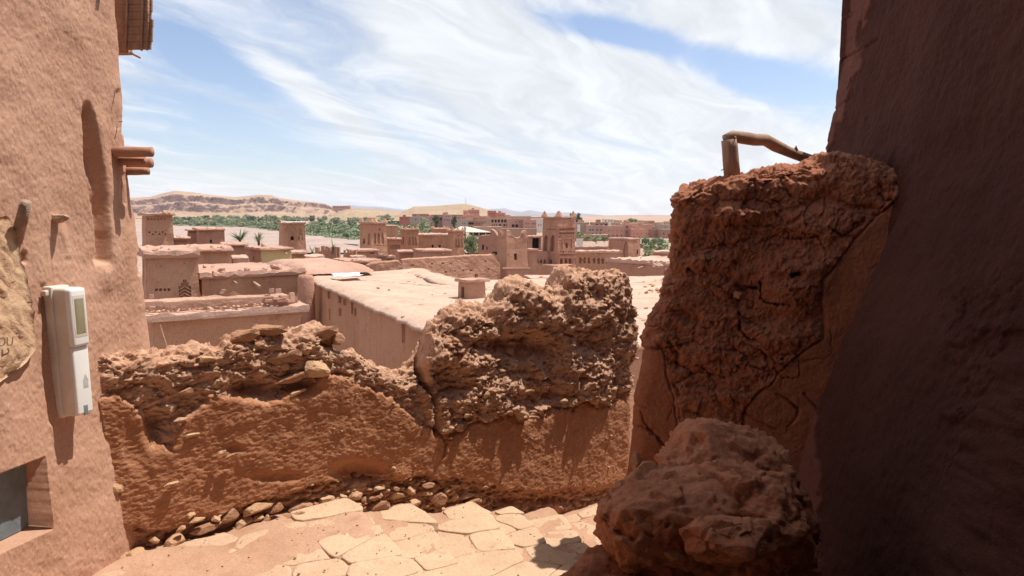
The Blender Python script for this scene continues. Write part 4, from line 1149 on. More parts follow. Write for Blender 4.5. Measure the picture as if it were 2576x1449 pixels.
def facade(m, bl, br, tl, tr, inward, ops, panes, step=1.0, top_prof=None):
    """wall between four corners with real openings; ops = (x0,x1,z0,z1,depth,kind) in 0..1 of the face; panes collects the back of each dark opening"""
    bl, br, tl, tr = [np.asarray(q, float) for q in (bl, br, tl, tr)]
    w = np.linalg.norm(br - bl); h = np.linalg.norm(tl - bl)
    def P(a, b, d=0.0):
        q = bl * (1 - a) * (1 - b) + br * a * (1 - b) + tl * (1 - a) * b + tr * a * b
        return q + inward * d
    xs = set(np.linspace(0, 1, max(2, int(w / step) + 2)).round(5)); zs = set(np.linspace(0, 1, max(2, int(h / step) + 2)).round(5))
    for o in ops:
        xs |= {round(o[0], 5), round(o[1], 5)}; zs |= {round(o[2], 5), round(o[3], 5)}
    xs = sorted(xs); zs = sorted(zs)
    for x0, x1 in zip(xs[:-1], xs[1:]):
        for z0, z1 in zip(zs[:-1], zs[1:]):
            cx, cz = (x0 + x1) / 2, (z0 + z1) / 2
            if any(o[0] - 1e-5 < cx < o[1] + 1e-5 and o[2] - 1e-5 < cz < o[3] + 1e-5 for o in ops): continue
            m.quad(P(x0, z0), P(x1, z0), P(x1, z1), P(x0, z1))
    for (x0, x1, z0, z1, dep, kind) in ops:
        xm = (x0 + x1) / 2
        if kind in ('arch', 'archwin'):
            sp = z0 + (z1 - z0) * 0.62
            Lc = [(x0, z0), (x0, sp), (x0 + (xm - x0) * .22, sp + (z1 - sp) * .45), (x0 + (xm - x0) * .62, sp + (z1 - sp) * .78), (xm, z1)]
        elif kind == 'step':
            Lc = [(x0, z0), (x0, z0 + (z1 - z0) * .72), (x0 + (xm - x0) * .35, z0 + (z1 - z0) * .72), (x0 + (xm - x0) * .35, z0 + (z1 - z0) * .86), (x0 + (xm - x0) * .7, z0 + (z1 - z0) * .86), (x0 + (xm - x0) * .7, z1), (xm, z1)]
        elif kind == 'tri':
            Lc = [(x0, z0), (xm, z1)]
        elif kind == 'trid':
            Lc = [(xm, z0), (x0, z1)]
        else:
            Lc = [(x0, z0), (x0, z1)]
        Rc = [(2 * xm - a, b_) for a, b_ in Lc]
        if kind == 'trid':
            poly = [(xm, z0), (x1, z1), (x0, z1)]
            m.poly([P(x0, z0), P(xm, z0), P(x0, z1)]); m.poly([P(xm, z0), P(x1, z0), P(x1, z1)])
        elif kind == 'tri':
            poly = [(x0, z0), (x1, z0), (xm, z1)]
            m.poly([P(x0, z0), P(xm, z1), P(x0, z1)]); m.poly([P(x1, z0), P(x1, z1), P(xm, z1)])
        elif kind in ('arch', 'archwin', 'step'):
            poly = [(x0, z0), (x1, z0)] + Rc[1:-1] + [(xm, z1)] + Lc[1:-1][::-1]
            for a, b_ in zip(Lc[1:-1], Lc[2:]): m.poly([P(x0, z1), P(*a), P(*b_)])
            for a, b_ in zip(Rc[1:-1], Rc[2:]): m.poly([P(x1, z1), P(*b_), P(*a)])
        else:
            poly = [(x0, z0), (x1, z0), (x1, z1), (x0, z1)]
        n = len(poly)
        for i in range(n):
            a, b_ = poly[i], poly[(i + 1) % n]
            m.quad(P(*a), P(*a, dep), P(*b_, dep), P(*b_))
        back = [P(a, b_, dep) for a, b_ in poly]
        if kind in ('win', 'archwin', 'tri', 'trid', 'door'):
            panes.append(([P(a, b_, dep - 0.02) for a, b_ in poly], kind))
        m.poly(back)

def roof_slab(name, corners, th, parent, mat, seed, over=0.0, n=14, jit=0.06, bump=0.05):
    """earth roof slab with a ragged brushwood edge, corners in order"""
    c = np.array(corners); ce = c.mean(0)
    out = []
    for a, b_ in zip(c, np.roll(c, -1, 0)):
        L_ = np.linalg.norm(b_ - a); k = max(4, min(60, int(L_ / 0.28)))
        for t in np.linspace(0, 1, k, endpoint=False): out.append(a + (b_ - a) * t)
    out = np.array(out)
    d = out - ce; d[:, 2] = 0; d /= np.linalg.norm(d, axis=1)[:, None]
    rg = np.random.default_rng(seed)
    out = out + d * (over + jit * fbm(out, 2.2, 3, .6, seed)[:, None] * 1.6 + rg.uniform(-jit, jit, len(out))[:, None] * .5)
    nn = len(out)
    rings = []
    r0 = ce + (out - ce) * 0.985; r0 = r0.copy(); r0[:, 2] -= th
    r1 = out.copy(); r1[:, 2] += -th * .5 + rg.uniform(-.3, .3, nn) * th
    r2 = ce + (out - ce) * 0.985; r2 = r2.copy(); r2[:, 2] += rg.uniform(-.15, .3, nn) * th
    rings = [r0, r1, r2]
    for s_ in (0.93, 0.8, 0.55, 0.28):
        r = ce + (out - ce) * s_; r = r.copy(); r[:, 2] += bump * fbm(r, 1.1, 3, .5, seed + 5) - 0.3 * th * (s_ < .9); rings.append(r)
    V_ = np.concatenate(rings + [ce[None] - np.array([[0, 0, .3 * th]])]); F_ = []
    for k in range(len(rings) - 1):
        for i in range(nn):
            j = (i + 1) % nn; F_.append((k * nn + i, k * nn + j, (k + 1) * nn + j, (k + 1) * nn + i))
    k = len(rings) - 1
    for i in range(nn): F_.append((k * nn + i, k * nn + (i + 1) % nn, len(V_) - 1))
    F_.append(tuple(range(nn))[::-1])
    return mesh_obj(name, V_, F_, mat, parent)

def solve(A, d, u):
    k = (u - 1288) / F
    return (k * (A[1] * CT - A[2] * ST) - A[0]) / (d[0] - k * d[1] * CT)

seedc = [200]
class House:
    def __init__(s, name, label, cat, uA, uB, v, Y, al, uL=None, depth=None, H=None, vb=None, batter=0.035, mat='house', roof='roof', over=0.18, th=0.16,
                 front=(), left=(), wobble=0.08, group=None, side_mat=None):
        seedc[0] += 9; sd = seedc[0]
        A = px(uA, v, Y); al = R(al)
        e = np.array([math.cos(al), math.sin(al), 0]); n = np.array([math.sin(al), -math.cos(al), 0]); s.e, s.n = e, n
        w = solve(A, e, uB)
        if depth is None:
            depth = solve(A, -n, uL) if uL is not None else w
        if not (0.2 < w < 90): w = 5.0
        if not (0.2 < depth < 60): depth = w
        if H is None: H = A[2] - px(uA, vb, Y)[2] if vb else 9.0
        H0 = H; H = H + 3.0
        B = A + e * w; C = B - n * depth; D = A - n * depth
        s.A, s.B, s.C, s.D = A, B, C, D
        k = batter * H; dn = np.array([0, 0, -H])
        a = A + dn + (-e + n) * k; b_ = B + dn + (e + n) * k; c = C + dn + (e - n) * k; d = D + dn + (-e - n) * k
        s.a, s.b_, s.d, s.H = a, b_, d, H
        root = empty(name, tuple((a + c) / 2), label, cat, group); s.root = root
        m = MB(); panes = []
        def conv(ops, face):
            out = []
            for o in ops:
                (u, vv, wp, hp, dep, kind) = o
                if face == 'f': bl, br, tl, tr, nn = a, b_, A, B, n
                else: bl, br, tl, tr, nn = d, a, D, A, -e
                nrm = np.cross(br - bl, tl - bl); nrm /= np.linalg.norm(nrm)
                def cz(u_, v_):
                    q = pplane(u_, v_, tl, nrm)
                    zz = (q[2] - bl[2]) / (tl[2] - bl[2])
                    l = bl + (tl - bl) * zz; r = br + (tr - br) * zz
                    return float(np.dot(q - l, r - l) / np.dot(r - l, r - l)), float(zz)
                x0, _ = cz(u - wp / 2, vv); x1, _ = cz(u + wp / 2, vv); _, z0 = cz(u, vv + hp / 2); _, z1 = cz(u, vv - hp / 2)
                if x0 > 0.01 and x1 < 0.99 and x1 > x0 and z0 > 0.01 and z1 < 0.995: out.append((x0, x1, z0, z1, dep, kind))
            return out
        facade(m, a, b_, A, B, -n, conv(front, 'f'), panes, .55 if Y < 140 else 2.0)
        facade(m, d, a, D, A, e, conv(left, 'l'), panes, .6 if Y < 140 else 2.0) if side_mat is None else None
        facade(m, b_, c, B, C, -e, [], panes, 1.5); facade(m, c, d, C, D, n, [], panes, 2.5)
        m.quad(A - np.array([0, 0, .02]), B - np.array([0, 0, .02]), C - np.array([0, 0, .02]), D - np.array([0, 0, .02]))
        mesh_obj('wall', wob(m.v, wobble, 0.5, sd), m.f, M[mat], root)
        if side_mat is not None:
            m2 = MB(); facade(m2, d, a, D, A, e, conv(left, 'l'), panes, .6)
            mesh_obj('side_wall', wob(m2.v, wobble, 0.5, sd), m2.f, M[side_mat], root)
        for pts, kind in panes:
            mm = MB(); mm.poly(wob(pts, wobble, 0.5, sd))
            mm.build('door' if kind == 'door' else 'window' if kind in ('win', 'archwin') else 'vent_hole', M['hole'], root)
        if roof:
            z = np.array([0, 0, th])
            roof_slab('roof', [A + z, B + z, C + z, D + z], th, root, M[roof], sd, over)
        s.th = th
        if roof and Y < 140 and w > 1.2:      # debris and mud lumps lie about on the old roofs
            rgq = np.random.default_rng(sd)
            for k_ in range(int(min(9, 2 + w))):
                t_, t2_ = rgq.uniform(.03, .97), rgq.uniform(.0, .95) ** 1.4
                p_ = A + (B - A) * t_ + (D - A) * t2_ + np.array([0, 0, th])
                sz = rgq.uniform(.05, .17)
                share(lump_m[k_ % 5], 'mud_lump', root, Matrix.Translation(Vector(p_)) @ Matrix.Rotation(k_ * 1.3, 4, 'Z') @ Matrix.Diagonal((sz * 1.5, sz, sz * .7, 1)))
            for k_ in range(int(min(2, w / 3))):
                q_ = A + (B - A) * rgq.uniform(.15, .85) + np.array([0, 0, -.12])
                mm = MB(); mm.tube([q_ - n * .1, q_ + n * rgq.uniform(.5, .8) - np.array([0, 0, .12])], .045, 7); mm.build('drain_spout', M['wood_pale'], root)
    def corner_points(s, h=0.9, mat='house', n_extra=0):
        """little stepped mud points on the corners of a kasbah tower"""
        up = np.array([0, 0, s.th])
        cs = [s.A, s.B, s.C, s.D]
        ce = sum(cs) / 4
        for q in cs:
            q = q + (ce - q) * 0.10 + up
            r = h * .42
            m = MB()
            h_ = h * .62; r = h * .5
            pts = [(r, 0), (r * .62, h_ * .38), (r * .5, h_ * .5), (r * .1, h_)]
            for (r0, z0), (r1, z1) in zip(pts[:-1], pts[1:]):
                for k in range(4):
                    a0 = k * math.pi / 2 + .6; a1 = a0 + math.pi / 2
                    m.quad(q + np.array([r0 * math.cos(a0), r0 * math.sin(a0), z0]), q + np.array([r0 * math.cos(a1), r0 * math.sin(a1), z0]),
                           q + np.array([r1 * math.cos(a1), r1 * math.sin(a1), z1]), q + np.array([r1 * math.cos(a0), r1 * math.sin(a0), z1]))
            m.build('corner_finial', M[mat], s.root)
        return s
    def lumps(s, pts, mat='roof', size=0.35, name='mud_lump'):
        for (u, v, k) in pts:
            z = s.A[2] + s.th
            p = pz(u, v, z)
            me = lump_m[int(u) % 5]
            o = share(me, name, s.root, Matrix.Translation(Vector(p)) @ Matrix.Rotation(u, 4, 'Z') @ Matrix.Diagonal((size * k, size * k, size * k * .8, 1)))
        return s
    def spout(s, u, v, out=0.7, r=0.06):
        q = pplane(u, v, s.A, np.cross(s.b_ - s.a, s.A - s.a) / np.linalg.norm(np.cross(s.b_ - s.a, s.A - s.a)))
        m = MB(); m.tube([q - s.n * .1, q + s.n * out - np.array([0, 0, out * .22])], r, 8); m.build('drain_spout', M['wood_pale'], s.root)
        return s

def arches(us, v, w, h, dep=0.22, kind='arch'):
    return [(u, v, w, h, dep, kind) for u in us]
def dots(us, v, w=3.2, h=3.2, kind='niche', dep=0.18):
    return [(u, v, w, h, dep, kind) for u in us]

# near left
h = House('low_house', 'low mud house with a rubble strewn ledge below the broken parapet', 'house', 381, 757, 803, 17.0, 33, depth=2.2, H=4.5, mat='house2', roof=None, batter=0.01)
z = h.A[2]
A, B, n, e = h.A, h.B, h.n, h.e
up = lambda k: np.array([0, 0, k])
roof_slab('roof_ledge', [A + n * .14 + up(.10) - e * .3, B + n * .14 + up(.10) + e * .16, B - n * .55 + up(.13) + e * .16, A - n * .55 + up(.13) - e * .3], .16, h.root, M['roof_pale'], 301, 0.03, jit=.035)
roof_slab('roof', [A - n * .50 + up(.32) - e * .3, B - n * .50 + up(.28) + e * .02, B - n * 1.7 + up(.26) + e * .02, A - n * 1.7 + up(.30) - e * .3], .2, h.root, M['roof'], 302, 0.03, jit=.05)
for k in range(70):
    t = random.random() ** .8; q = A + e * (random.uniform(-.1, 2.7)) + n * random.uniform(-.42, .08) + up(.16)
    s_ = random.uniform(.02, .055)
    share(rocks[k % 9], 'stone', h.root, Matrix.Translation(Vector(q)) @ Matrix.Rotation(k, 4, 'Z') @ Matrix.Diagonal((s_ * 1.5, s_, s_ * .6, 1)))
M['block'] = mud('mud_block', (0.52, 0.31, 0.215), (0.58, 0.37, 0.265), None, 1.0, 0, .8)
Lw = np.linalg.norm(B - A)
for (t, off, zz, sx, sz_) in [(.80, -.45, .22, .16, .05), (.84, -.3, .30, .13, .05), (.80, -.5, .34, .12, .06), (.83, -.5, .47, .11, .07), (.88, -.5, .45, .12, .08), (.90, -.3, .32, .15, .05), (.94, -.2, .22, .17, .05), (.955, -.22, .34, .11, .1), (.93, -.45, .22, .2, .06), (.885, -.38, .22, .17, .06), (.50, -.8, .45, .08, .04), (.51, -.8, .51, .09, .035), (.03, -.7, .46, .08, .06), (.02, -.3, .22, .12, .05)]:
    m = MB(); q = A + e * Lw * t + n * off + up(zz)
    an = random.uniform(-.25, .25); ee = unit(e + n * an); n2 = np.cross((0, 0, 1), ee)
    m.box(q, ee * sx * .55, n2 * sx * .4, up(sz_ * .75)); o = mesh_obj('mud_block', wob(m.v, .012, 9, 7), m.f, M['block'], h.root)
for k in range(3):
    m = MB(); q0 = A + e * .3 + n * (-.36 + .03 * k) + up(.30 + .02 * k); m.tube([q0, q0 + e * 1.2 + up(.01), q0 + e * 2.6 + up(.0)], .014, 6); m.build('cane_pole', M['wood_pale'], h.root)
m = MB(); c0 = px(400, 806, 17.1); c1 = px(423, 878, 16.2); m.tube([c0, (c0 + c1) / 2 + up(-.02), c1], .005, 6)
o = m.build('hanging_cable', M['wood_pale'], None); tag(o, 'thin pale cable hanging from the low house eave down to the wall', 'cable')
m = MB(); q = px(642, 820, 18.3)
for k in range(6):
    an = k * math.pi / 3; m.poly([q + n * .05 + e * .055 * math.cos(an) + up(.055 * math.sin(an)) + (e * .03 * math.cos(t_) + up(.03 * math.sin(t_))) for t_ in np.linspace(0, 2 * math.pi, 7)[:-1]])
m.build('painted_rosette', M['lime'], h.root)

# the long house behind it and its neighbours
h2 = House('long_house', 'long mud house with a ragged brush eave behind the low house', 'house', 506, 758, 703, 33, 40, depth=6.5, H=6, mat='house2', roof='roof', over=.22, th=.26)
h2.lumps([(560, 684, 1), (700, 676, 1.2), (620, 680, .7), (540, 690, .8), (665, 678, .6)], size=.3).spout(636, 708, .9, .07)
h3 = House('carved_house', 'mud house with a stepped carved niche at the left', 'house', 366, 497, 650, 31, 27, depth=6.5, H=5, mat='house', roof='roof', over=.3, th=.28,
           front=dots([392, 404], 669, 3.5, 2.6, 'tri') + [(398, 664, 3.5, 2.6, .18, 'tri'), (457, 669, 3.5, 2.6, .18, 'tri'), (469, 669, 3.5, 2.6, .18, 'tri'), (463, 664, 3.5, 2.6, .18, 'tri')]
           + dots([392, 402, 413, 423], 730, 7, 7, 'niche', .12) + [(464, 733, 34, 56, .14, 'step')])
q0 = pplane(464, 733, h3.A, h3.n)
for k in range(5):      # raised zigzag bands in the stepped niche
    m = MB()
    for sx in (-1, 1):
        p0 = pplane(464, 720 + k * 8.5, h3.A, h3.n) + h3.n * (-.02); p1 = p0 + h3.e * sx * .26 + up(-.17)
        dirv = unit(p1 - p0); m.box((p0 + p1) / 2, dirv * .16, h3.n * .08, np.cross(dirv, h3.n) * .022)
    m.build('zigzag_band', M['house'], h3.root)
h4 = House('square_house', 'plain mud house with a broad flat roof behind the carved house', 'house', 488, 583, 634, 48, 26, depth=9, H=4, mat='house2', roof='roof', over=.35, th=.2)
h4.lumps([(533, 621, .5)], size=.3)
h5 = House('vented_tower_house', 'mud tower house with a row of triangular vents at the far left', 'house', 366, 433, 542, 62, 29, depth=6, H=6.5, mat='house', roof='roof', over=.5, th=.2,
           front=[(368, 603, 11, 38, .6, 'door')] + [(376, 584.5, 6, 5, .3, 'trid'), (385, 588, 6, 5, .3, 'tri'), (392, 584.5, 6, 5, .3, 'trid'), (401, 588, 6, 5, .3, 'tri'), (409, 584.5, 6, 5, .3, 'trid'), (416, 588, 5, 5, .3, 'tri')]
           + [(u, 550.5, 3, 4, .2, 'niche') for u in range(372, 418, 8)])
h5.lumps([(407, 537, 1.1), (413, 535, 1.2), (420, 536, 1.2), (395, 538, .7)], size=.30)
h6 = House('small_house', 'small mud house with one dark doorway below the green river trees', 'house', 497, 564, 580, 75, 25, uL=488, H=4, mat='house3', roof='roof', over=.35, th=.2, front=[(531, 607, 5.5, 9, .4, 'archwin')])
House('annex_house', 'low mud annex joined to the left of the small house', 'house', 474, 497, 581, 77, 25, depth=5, H=3, mat='house3', roof='roof', over=.3, th=.15, front=dots([478, 482, 486, 490], 584, 2, 3))
House('low_roofed_house', 'low mud house with a row of dents under its eave', 'house', 437, 476, 602, 70, 26, depth=5, H=2.5, mat='house3', roof='roof_pale', over=.25, th=.18, front=dots([440, 445, 450, 455, 460, 465, 470], 607, 2.2, 2.4))
h7 = House('yellow_house', 'pale yellow plastered house with a dark brown side wall', 'house', 656, 733, 631, 55, 30, uL=619, H=2.4, mat='yellow', roof='roof', over=.3, th=.18, side_mat='house3', left=[(637, 649, 2.2, 8, .15, 'win')])
h7.lumps([(664, 619, 1.2), (664, 616, .7)], size=.4).spout(716, 633, .8, .05)
House('flat_roofed_house', 'flat roofed mud house tucked left of the yellow house', 'house', 566, 622, 619, 62, 24, depth=6, H=3, mat='house2', roof='roof', over=.3, th=.15)
House('low_terrace', 'low bare terrace between the square house and the yellow house', 'terrace', 585, 625, 652, 50, 22, depth=4, H=2.0, mat='roof_pale', roof='roof_pale', over=.05, th=.1)
# round shouldered roof between long house and big terrace
h8 = House('domed_roof_house', 'mud house with a rounded sloping roof right of the long house', 'house', 760, 922, 690, 37, 32, depth=7, H=6, mat='house3', roof=None)
vs_, nn_ = [], 40
A8, B8, C8, D8 = h8.A, h8.B, h8.C, h8.D
gu, gvv = np.meshgrid(np.linspace(-.06, 1.08, nn_), np.linspace(-.08, 1.05, nn_))
q = (A8[None] * ((1 - gu) * (1 - gvv)).ravel()[:, None] + B8[None] * (gu * (1 - gvv)).ravel()[:, None] + C8[None] * (gu * gvv).ravel()[:, None] + D8[None] * ((1 - gu) * gvv).ravel()[:, None])
sdm = np.minimum(np.minimum(gu + .06, 1.08 - gu), np.minimum(gvv + .08, 1.05 - gvv)).ravel()
q[:, 2] += 0.02 + 0.5 * (1 - np.exp(-sdm / .10)) + .05 * fbm(q, 1.2, 3, .5, 310)
q[:, :2] += .05 * np.stack([fbm(q, 2, 3, .6, 311), fbm(q, 2, 3, .6, 312)], 1)
mesh_obj('roof', q, grid_faces(nn_, nn_), M['roof'], h8.root, True)
m = MB(); m.tube([px(769, 688, 33.5) + up(-6), px(769, 700, 33.5), px(769, 692, 33.5)], [.42, .36, .3], 14, .03); m.build('round_corner', M['house3'], h8.root, True)
h8.spout(858, 694, .9, .05)

# towers of the kasbahs
t1 = House('carved_tower', 'carved mud tower with slanting grooves against the river bed', 'tower', 710, 766, 563, 120, 24, uL=702, H=5.5, mat='house', roof='roof', over=.35, th=.25, batter=.03,
           front=[(735, 599, 8, 11, .5, 'archwin'), (735, 597, 22, 26, .1, 'niche')][:1] + dots([752, 760], 600, 3, 9, 'niche', .25) + [(755, 583, 9, 18, .2, 'arch')])
for k, (u0, v0, u1, v1) in enumerate([(719, 571, 731, 582), (719, 577, 730, 587), (724, 568, 732, 576), (735, 570, 743, 584), (735, 576, 742, 588), (740, 569, 746, 580), (733, 566, 733, 588)]):
    m = MB(); p0 = pplane(u0, v0, t1.A, t1.n) + t1.n * .05; p1 = pplane(u1, v1, t1.A, t1.n) + t1.n * .05
    dv = unit(p1 - p0); m.box((p0 + p1) / 2, dv * np.linalg.norm(p1 - p0) / 2, t1.n * .14, np.cross(dv, t1.n) * .10); m.build('relief_band', M['house'], t1.root)
for pts in ([(722, 616, 750, 616)], [(727, 590, 727, 606)], [(743, 590, 743, 606)], [(727, 590, 735, 586)], [(743, 590, 735, 586)]):
    u0, v0, u1, v1 = pts[0]
    m = MB(); p0 = pplane(u0, v0, t1.A, t1.n) + t1.n * .08; p1 = pplane(u1, v1, t1.A, t1.n) + t1.n * .08
    dv = unit(p1 - p0); m.box((p0 + p1) / 2, dv * np.linalg.norm(p1 - p0) / 2, t1.n * .16, np.cross(dv, t1.n) * .07); m.build('relief_band', M['house'], t1.root)
t1.lumps([(706, 556, 1.1), (712, 556, .8), (763, 557, 1)], size=.5)
m = MB(); m.box(px(741, 558, 121.5), (1.9, 0, 0), (0, .9, 0), (0, .1, .04)); m.build('white_sheet', M['plastic_w'], t1.root)
t3 = House('arched_tower', 'tall mud tower with three arched niches at the river end', 'tower', 934, 971, 563, 110, 36, uL=906, H=6, mat='house', roof='roof', over=.3, th=.3, batter=.03,
           front=arches([944, 953, 963], 599, 5.5, 29) + dots([944, 949, 954, 959, 964, 969], 617, 2.6, 3.2) + [(956, 577, 2.6, 5, .4, 'win'), (964, 567, 2, 2.5, .3, 'win')],
           left=arches([929], 600, 7, 30) + [(915.5, 606, 5.5, 14, .5, 'archwin')])
t3.corner_points(1.0, 'house').lumps([(925, 554, .9), (945, 556, 1.2), (962, 550, .8)], size=.5)
House('block_house', 'plain mud block standing behind the arched tower', 'house', 972, 1001, 569, 122, 20, depth=7, H=5, mat='house2', roof='roof_pale', over=.2, th=.15)
House('arcade_house', 'shaded mud house with small arches beside the arched tower', 'house', 977, 1009, 603, 114, 14, depth=5, H=4, mat='house3', roof='roof', over=.3, th=.2, front=arches([984, 989, 994, 999, 1004], 620, 3, 12))
t4 = House('slim_tower', 'slim mud tower with three narrow niches left of the windowed wall', 'tower', 1019, 1052, 579, 130, 26, uL=1007, H=4, mat='house', roof='roof', over=.35, th=.25, batter=.03,
           front=arches([1030, 1038, 1045.5], 606, 5, 23) + [(1027, 589.5, 1.8, 1.8, .3, 'win'), (1042, 589.5, 1.8, 1.8, .3, 'win')] , left=arches([1010, 1015], 604, 3, 22))
t4.corner_points(.8)
House('windowed_wall_house', 'mud house front with two square windows between slim towers', 'house', 1052, 1138, 593, 133, 8, depth=8, H=4.5, mat='house', roof='roof_pale', over=.25, th=.28,
      front=[(1089, 619.5, 5, 8, .5, 'win'), (1106, 620.5, 5, 8, .5, 'win')] + dots([1070, 1076, 1082], 621, 3, 2) + dots([1118, 1124, 1130], 621, 3, 2))
h9 = House('back_block', 'mud block with pointed roof corners behind the windowed wall', 'house', 1091, 1126, 577, 142, 10, depth=7, H=3, mat='house3', roof='roof', over=.25, th=.2)
h9.corner_points(.7)
t5 = House('second_slim_tower', 'slim mud tower with arched niches beside the green tree', 'tower', 1140, 1166, 583, 126, 24, uL=1127, H=5, mat='house2', roof='roof', over=.45, th=.28, batter=.03,
           front=arches([1147, 1154, 1162], 610, 4.6, 24) + [(1152.5, 593, 2.6, 4, .4, 'archwin'), (1152, 618.5, 3.2, 4.4, .4, 'win')])
t5.corner_points(.8, 'house2')

# ruined tower and the long pisé wall
def jag_wall(name, label, cat, pts, Y0, al, thick, mat, vb, holes=(), seed=1, parent=None, nx=110, nzz=60, amp=.10, wins=(), ext=2.0):
    """free standing eroded wall: top line traced along its own plane, real thickness"""
    A = px(pts[0][0], pts[0][1], Y0); al = R(al); e = np.array([math.cos(al), math.sin(al), 0]); n = np.array([math.sin(al), -math.cos(al), 0])
    tpn = [pplane(u, v, A, n) for u, v in pts]
    s_ = [float((q - A) @ e) for q in tpn]; zz = [float(q[2]) for q in tpn]
    Lx = s_[-1]; zb = float(pplane(pts[len(pts) // 2][0], vb, A, n)[2]) - ext
    cx = np.linspace(0, Lx, nx); zt = np.interp(cx, s_, zz)
    rows = np.concatenate([np.linspace(0, 1, nzz), np.linspace(1, 2, 6)[1:], np.linspace(2, 3, 6)[1:]])
    V_ = np.zeros((len(rows), nx, 3))
    for i, r in enumerate(rows):
        if r <= 1: z_ = zb + (zt - zb) * r; o_ = 0
        elif r <= 2: a_ = (r - 1) * math.pi; z_ = zt + .12 * thick * math.sin(a_); o_ = -thick * (r - 1)
        else: z_ = zt + (zb - zt) * (r - 2); o_ = -thick
        V_[i] = A[None] + e[None] * cx[:, None] + n[None] * o_; V_[i, :, 2] = z_
    q = V_.reshape(-1, 3)
    U_, W_ = proj(q)
    d = amp * fbm(q, .9, 4, .55, seed) + amp * .4 * fbm(q * np.array([1, 1, 2.2]), 2.6, 3, .6, seed + 3)
    fr = (np.repeat(rows, nx) <= 1.0)
    for (u, v, w_, h_, dp) in holes:
        d -= dp * fr * ((np.abs(U_ - u) < w_) & (np.abs(W_ - v) < h_))
    q = q + n * d[:, None]
    q[:, 2] += .05 * fbm(q, 1.5, 3, .6, seed + 7) * (np.repeat(rows, nx) > .9)
    F_ = grid_faces(len(rows), nx)
    ends = [[r * nx for r in range(len(rows))], [r * nx + nx - 1 for r in range(len(rows))]]
    if parent is None:
        root = empty(name, tuple(A + e * Lx / 2 + np.array([0, 0, zb - A[2]])), label, cat)
    else: root = parent
    o = mesh_obj('wall', q, F_, M[mat], root, False)
    m = MB(); m.poly([q[k] for k in ends[0]]); m.poly([q[k] for k in ends[1]][::-1]); m.build('wall_end', M[mat], root)
    for (u, v, w_, h_, dp) in wins:
        p = pplane(u, v, A, n); k = p[1] / F
        m = MB(); m.box(p - n * (dp * .35), e * w_ * k, n * dp * .4, up(h_ * k)); m.build('window', M['hole'], root)
    return root
holes = [(1038, 667.6, 2.2, 2, .5), (1087, 664, 2.4, 1.6, .5), (1114.5, 663.5, 2.4, 1.4, .5), (1134.5, 663, 2, 1.2, .4), (1121, 685, 2.4, 1.3, .5), (1164.5, 681, 2.6, 1.3, .5), (1186, 681, 2.6, 1.3, .5), (1229, 677, 2.4, 1.3, .5), (1221, 658, 2, 1.2, .4), (1144, 682.5, 2, 1, .3), (1197.5, 698, 3.6, 8, .9)]
jag_wall('pise_wall', 'long weathered earth wall with putlog holes behind the big terrace', 'wall', [(1012, 654), (1030, 652), (1055, 651), (1075, 649), (1100, 648), (1130, 647), (1160, 645), (1180, 643), (1205, 642), (1225, 642), (1240, 641), (1246, 648), (1250, 657), (1258, 663)], 62, 44, .6, 'ruin', 716, holes, 330, nx=260, nzz=90, amp=.07)
jag_wall('broken_wall', 'broken stub of earth wall left of the long weathered wall', 'wall', [(925, 668), (935, 662), (955, 660), (975, 659), (995, 657), (1005, 658), (1010, 664), (1012, 675)], 57, 30, .6, 'ruin', 695, [(918, 668, 2, 2, .3)], 340, nx=90, nzz=40, amp=.12)
rt_ = House('ruined_tower', 'ruined earth tower with a broken crown and one dark window', 'tower', 1275, 1327, 600, 70, 36, uL=1252, H=6, mat='ruin', roof=None, batter=.012, front=[(1297, 646, 8, 16, .6, 'win'), (1271.5 + 9, 640, 2, 2, .3, 'niche')], wobble=.08)
jag_wall('', '', '', [(1275, 584), (1282, 579), (1290, 590), (1294, 597), (1300, 599), (1309, 597), (1313, 586), (1318, 581), (1323, 580), (1327, 590)], 70, 36, .35, 'ruin', 604, [], 350, rt_.root, 50, 20, .10, ext=.05)
Dp = rt_.D; uD, vD = proj(rt_.D)
lw_ = np.linalg.norm(rt_.A - rt_.D)
mm = MB()
for k in range(8):   # ragged left crown
    t0, t1_ = k / 8, (k + 1) / 8
    hh = [1.0, .95, .75, .5, .35, .55, .8, .9][k]
    c_ = rt_.D + (rt_.A - rt_.D) * (t0 + t1_) / 2 + rt_.e * .18 + up(hh * .4 - .1)
    mm.box(c_, (rt_.A - rt_.D) / 16 * 1.02, rt_.e * .17, up(hh * .4 + .1))
mesh_obj('crown', wob(mm.v, .1, 1.5, 360), mm.f, M['ruin'], rt_.root)
m = MB(); pl = [pplane(u, 674.5, rt_.A, rt_.n) for u in (1262, 1331)]
m.box((pl[0] + pl[1]) / 2 + rt_.n * .06, (pl[1] - pl[0]) / 2, rt_.n * .16, up(.07)); m.build('ledge', M['roof'], rt_.root)
ro = jag_wall('ruined_house_wall', 'shaded ruined house wall with a jagged top left of the ruined tower', 'wall', [(1203, 600), (1208, 593), (1222, 592), (1232, 592), (1236, 577), (1244, 583), (1250, 592), (1257, 598), (1264, 588), (1274, 579)], 79, -28, .5, 'house3', 655, [], 370, nx=120, nzz=50, amp=.08,
              wins=[(1215, 622, 2.2, 6, .5), (1225, 624, 1.0, 4, .4), (1246, 637, 8, 4, .5)])

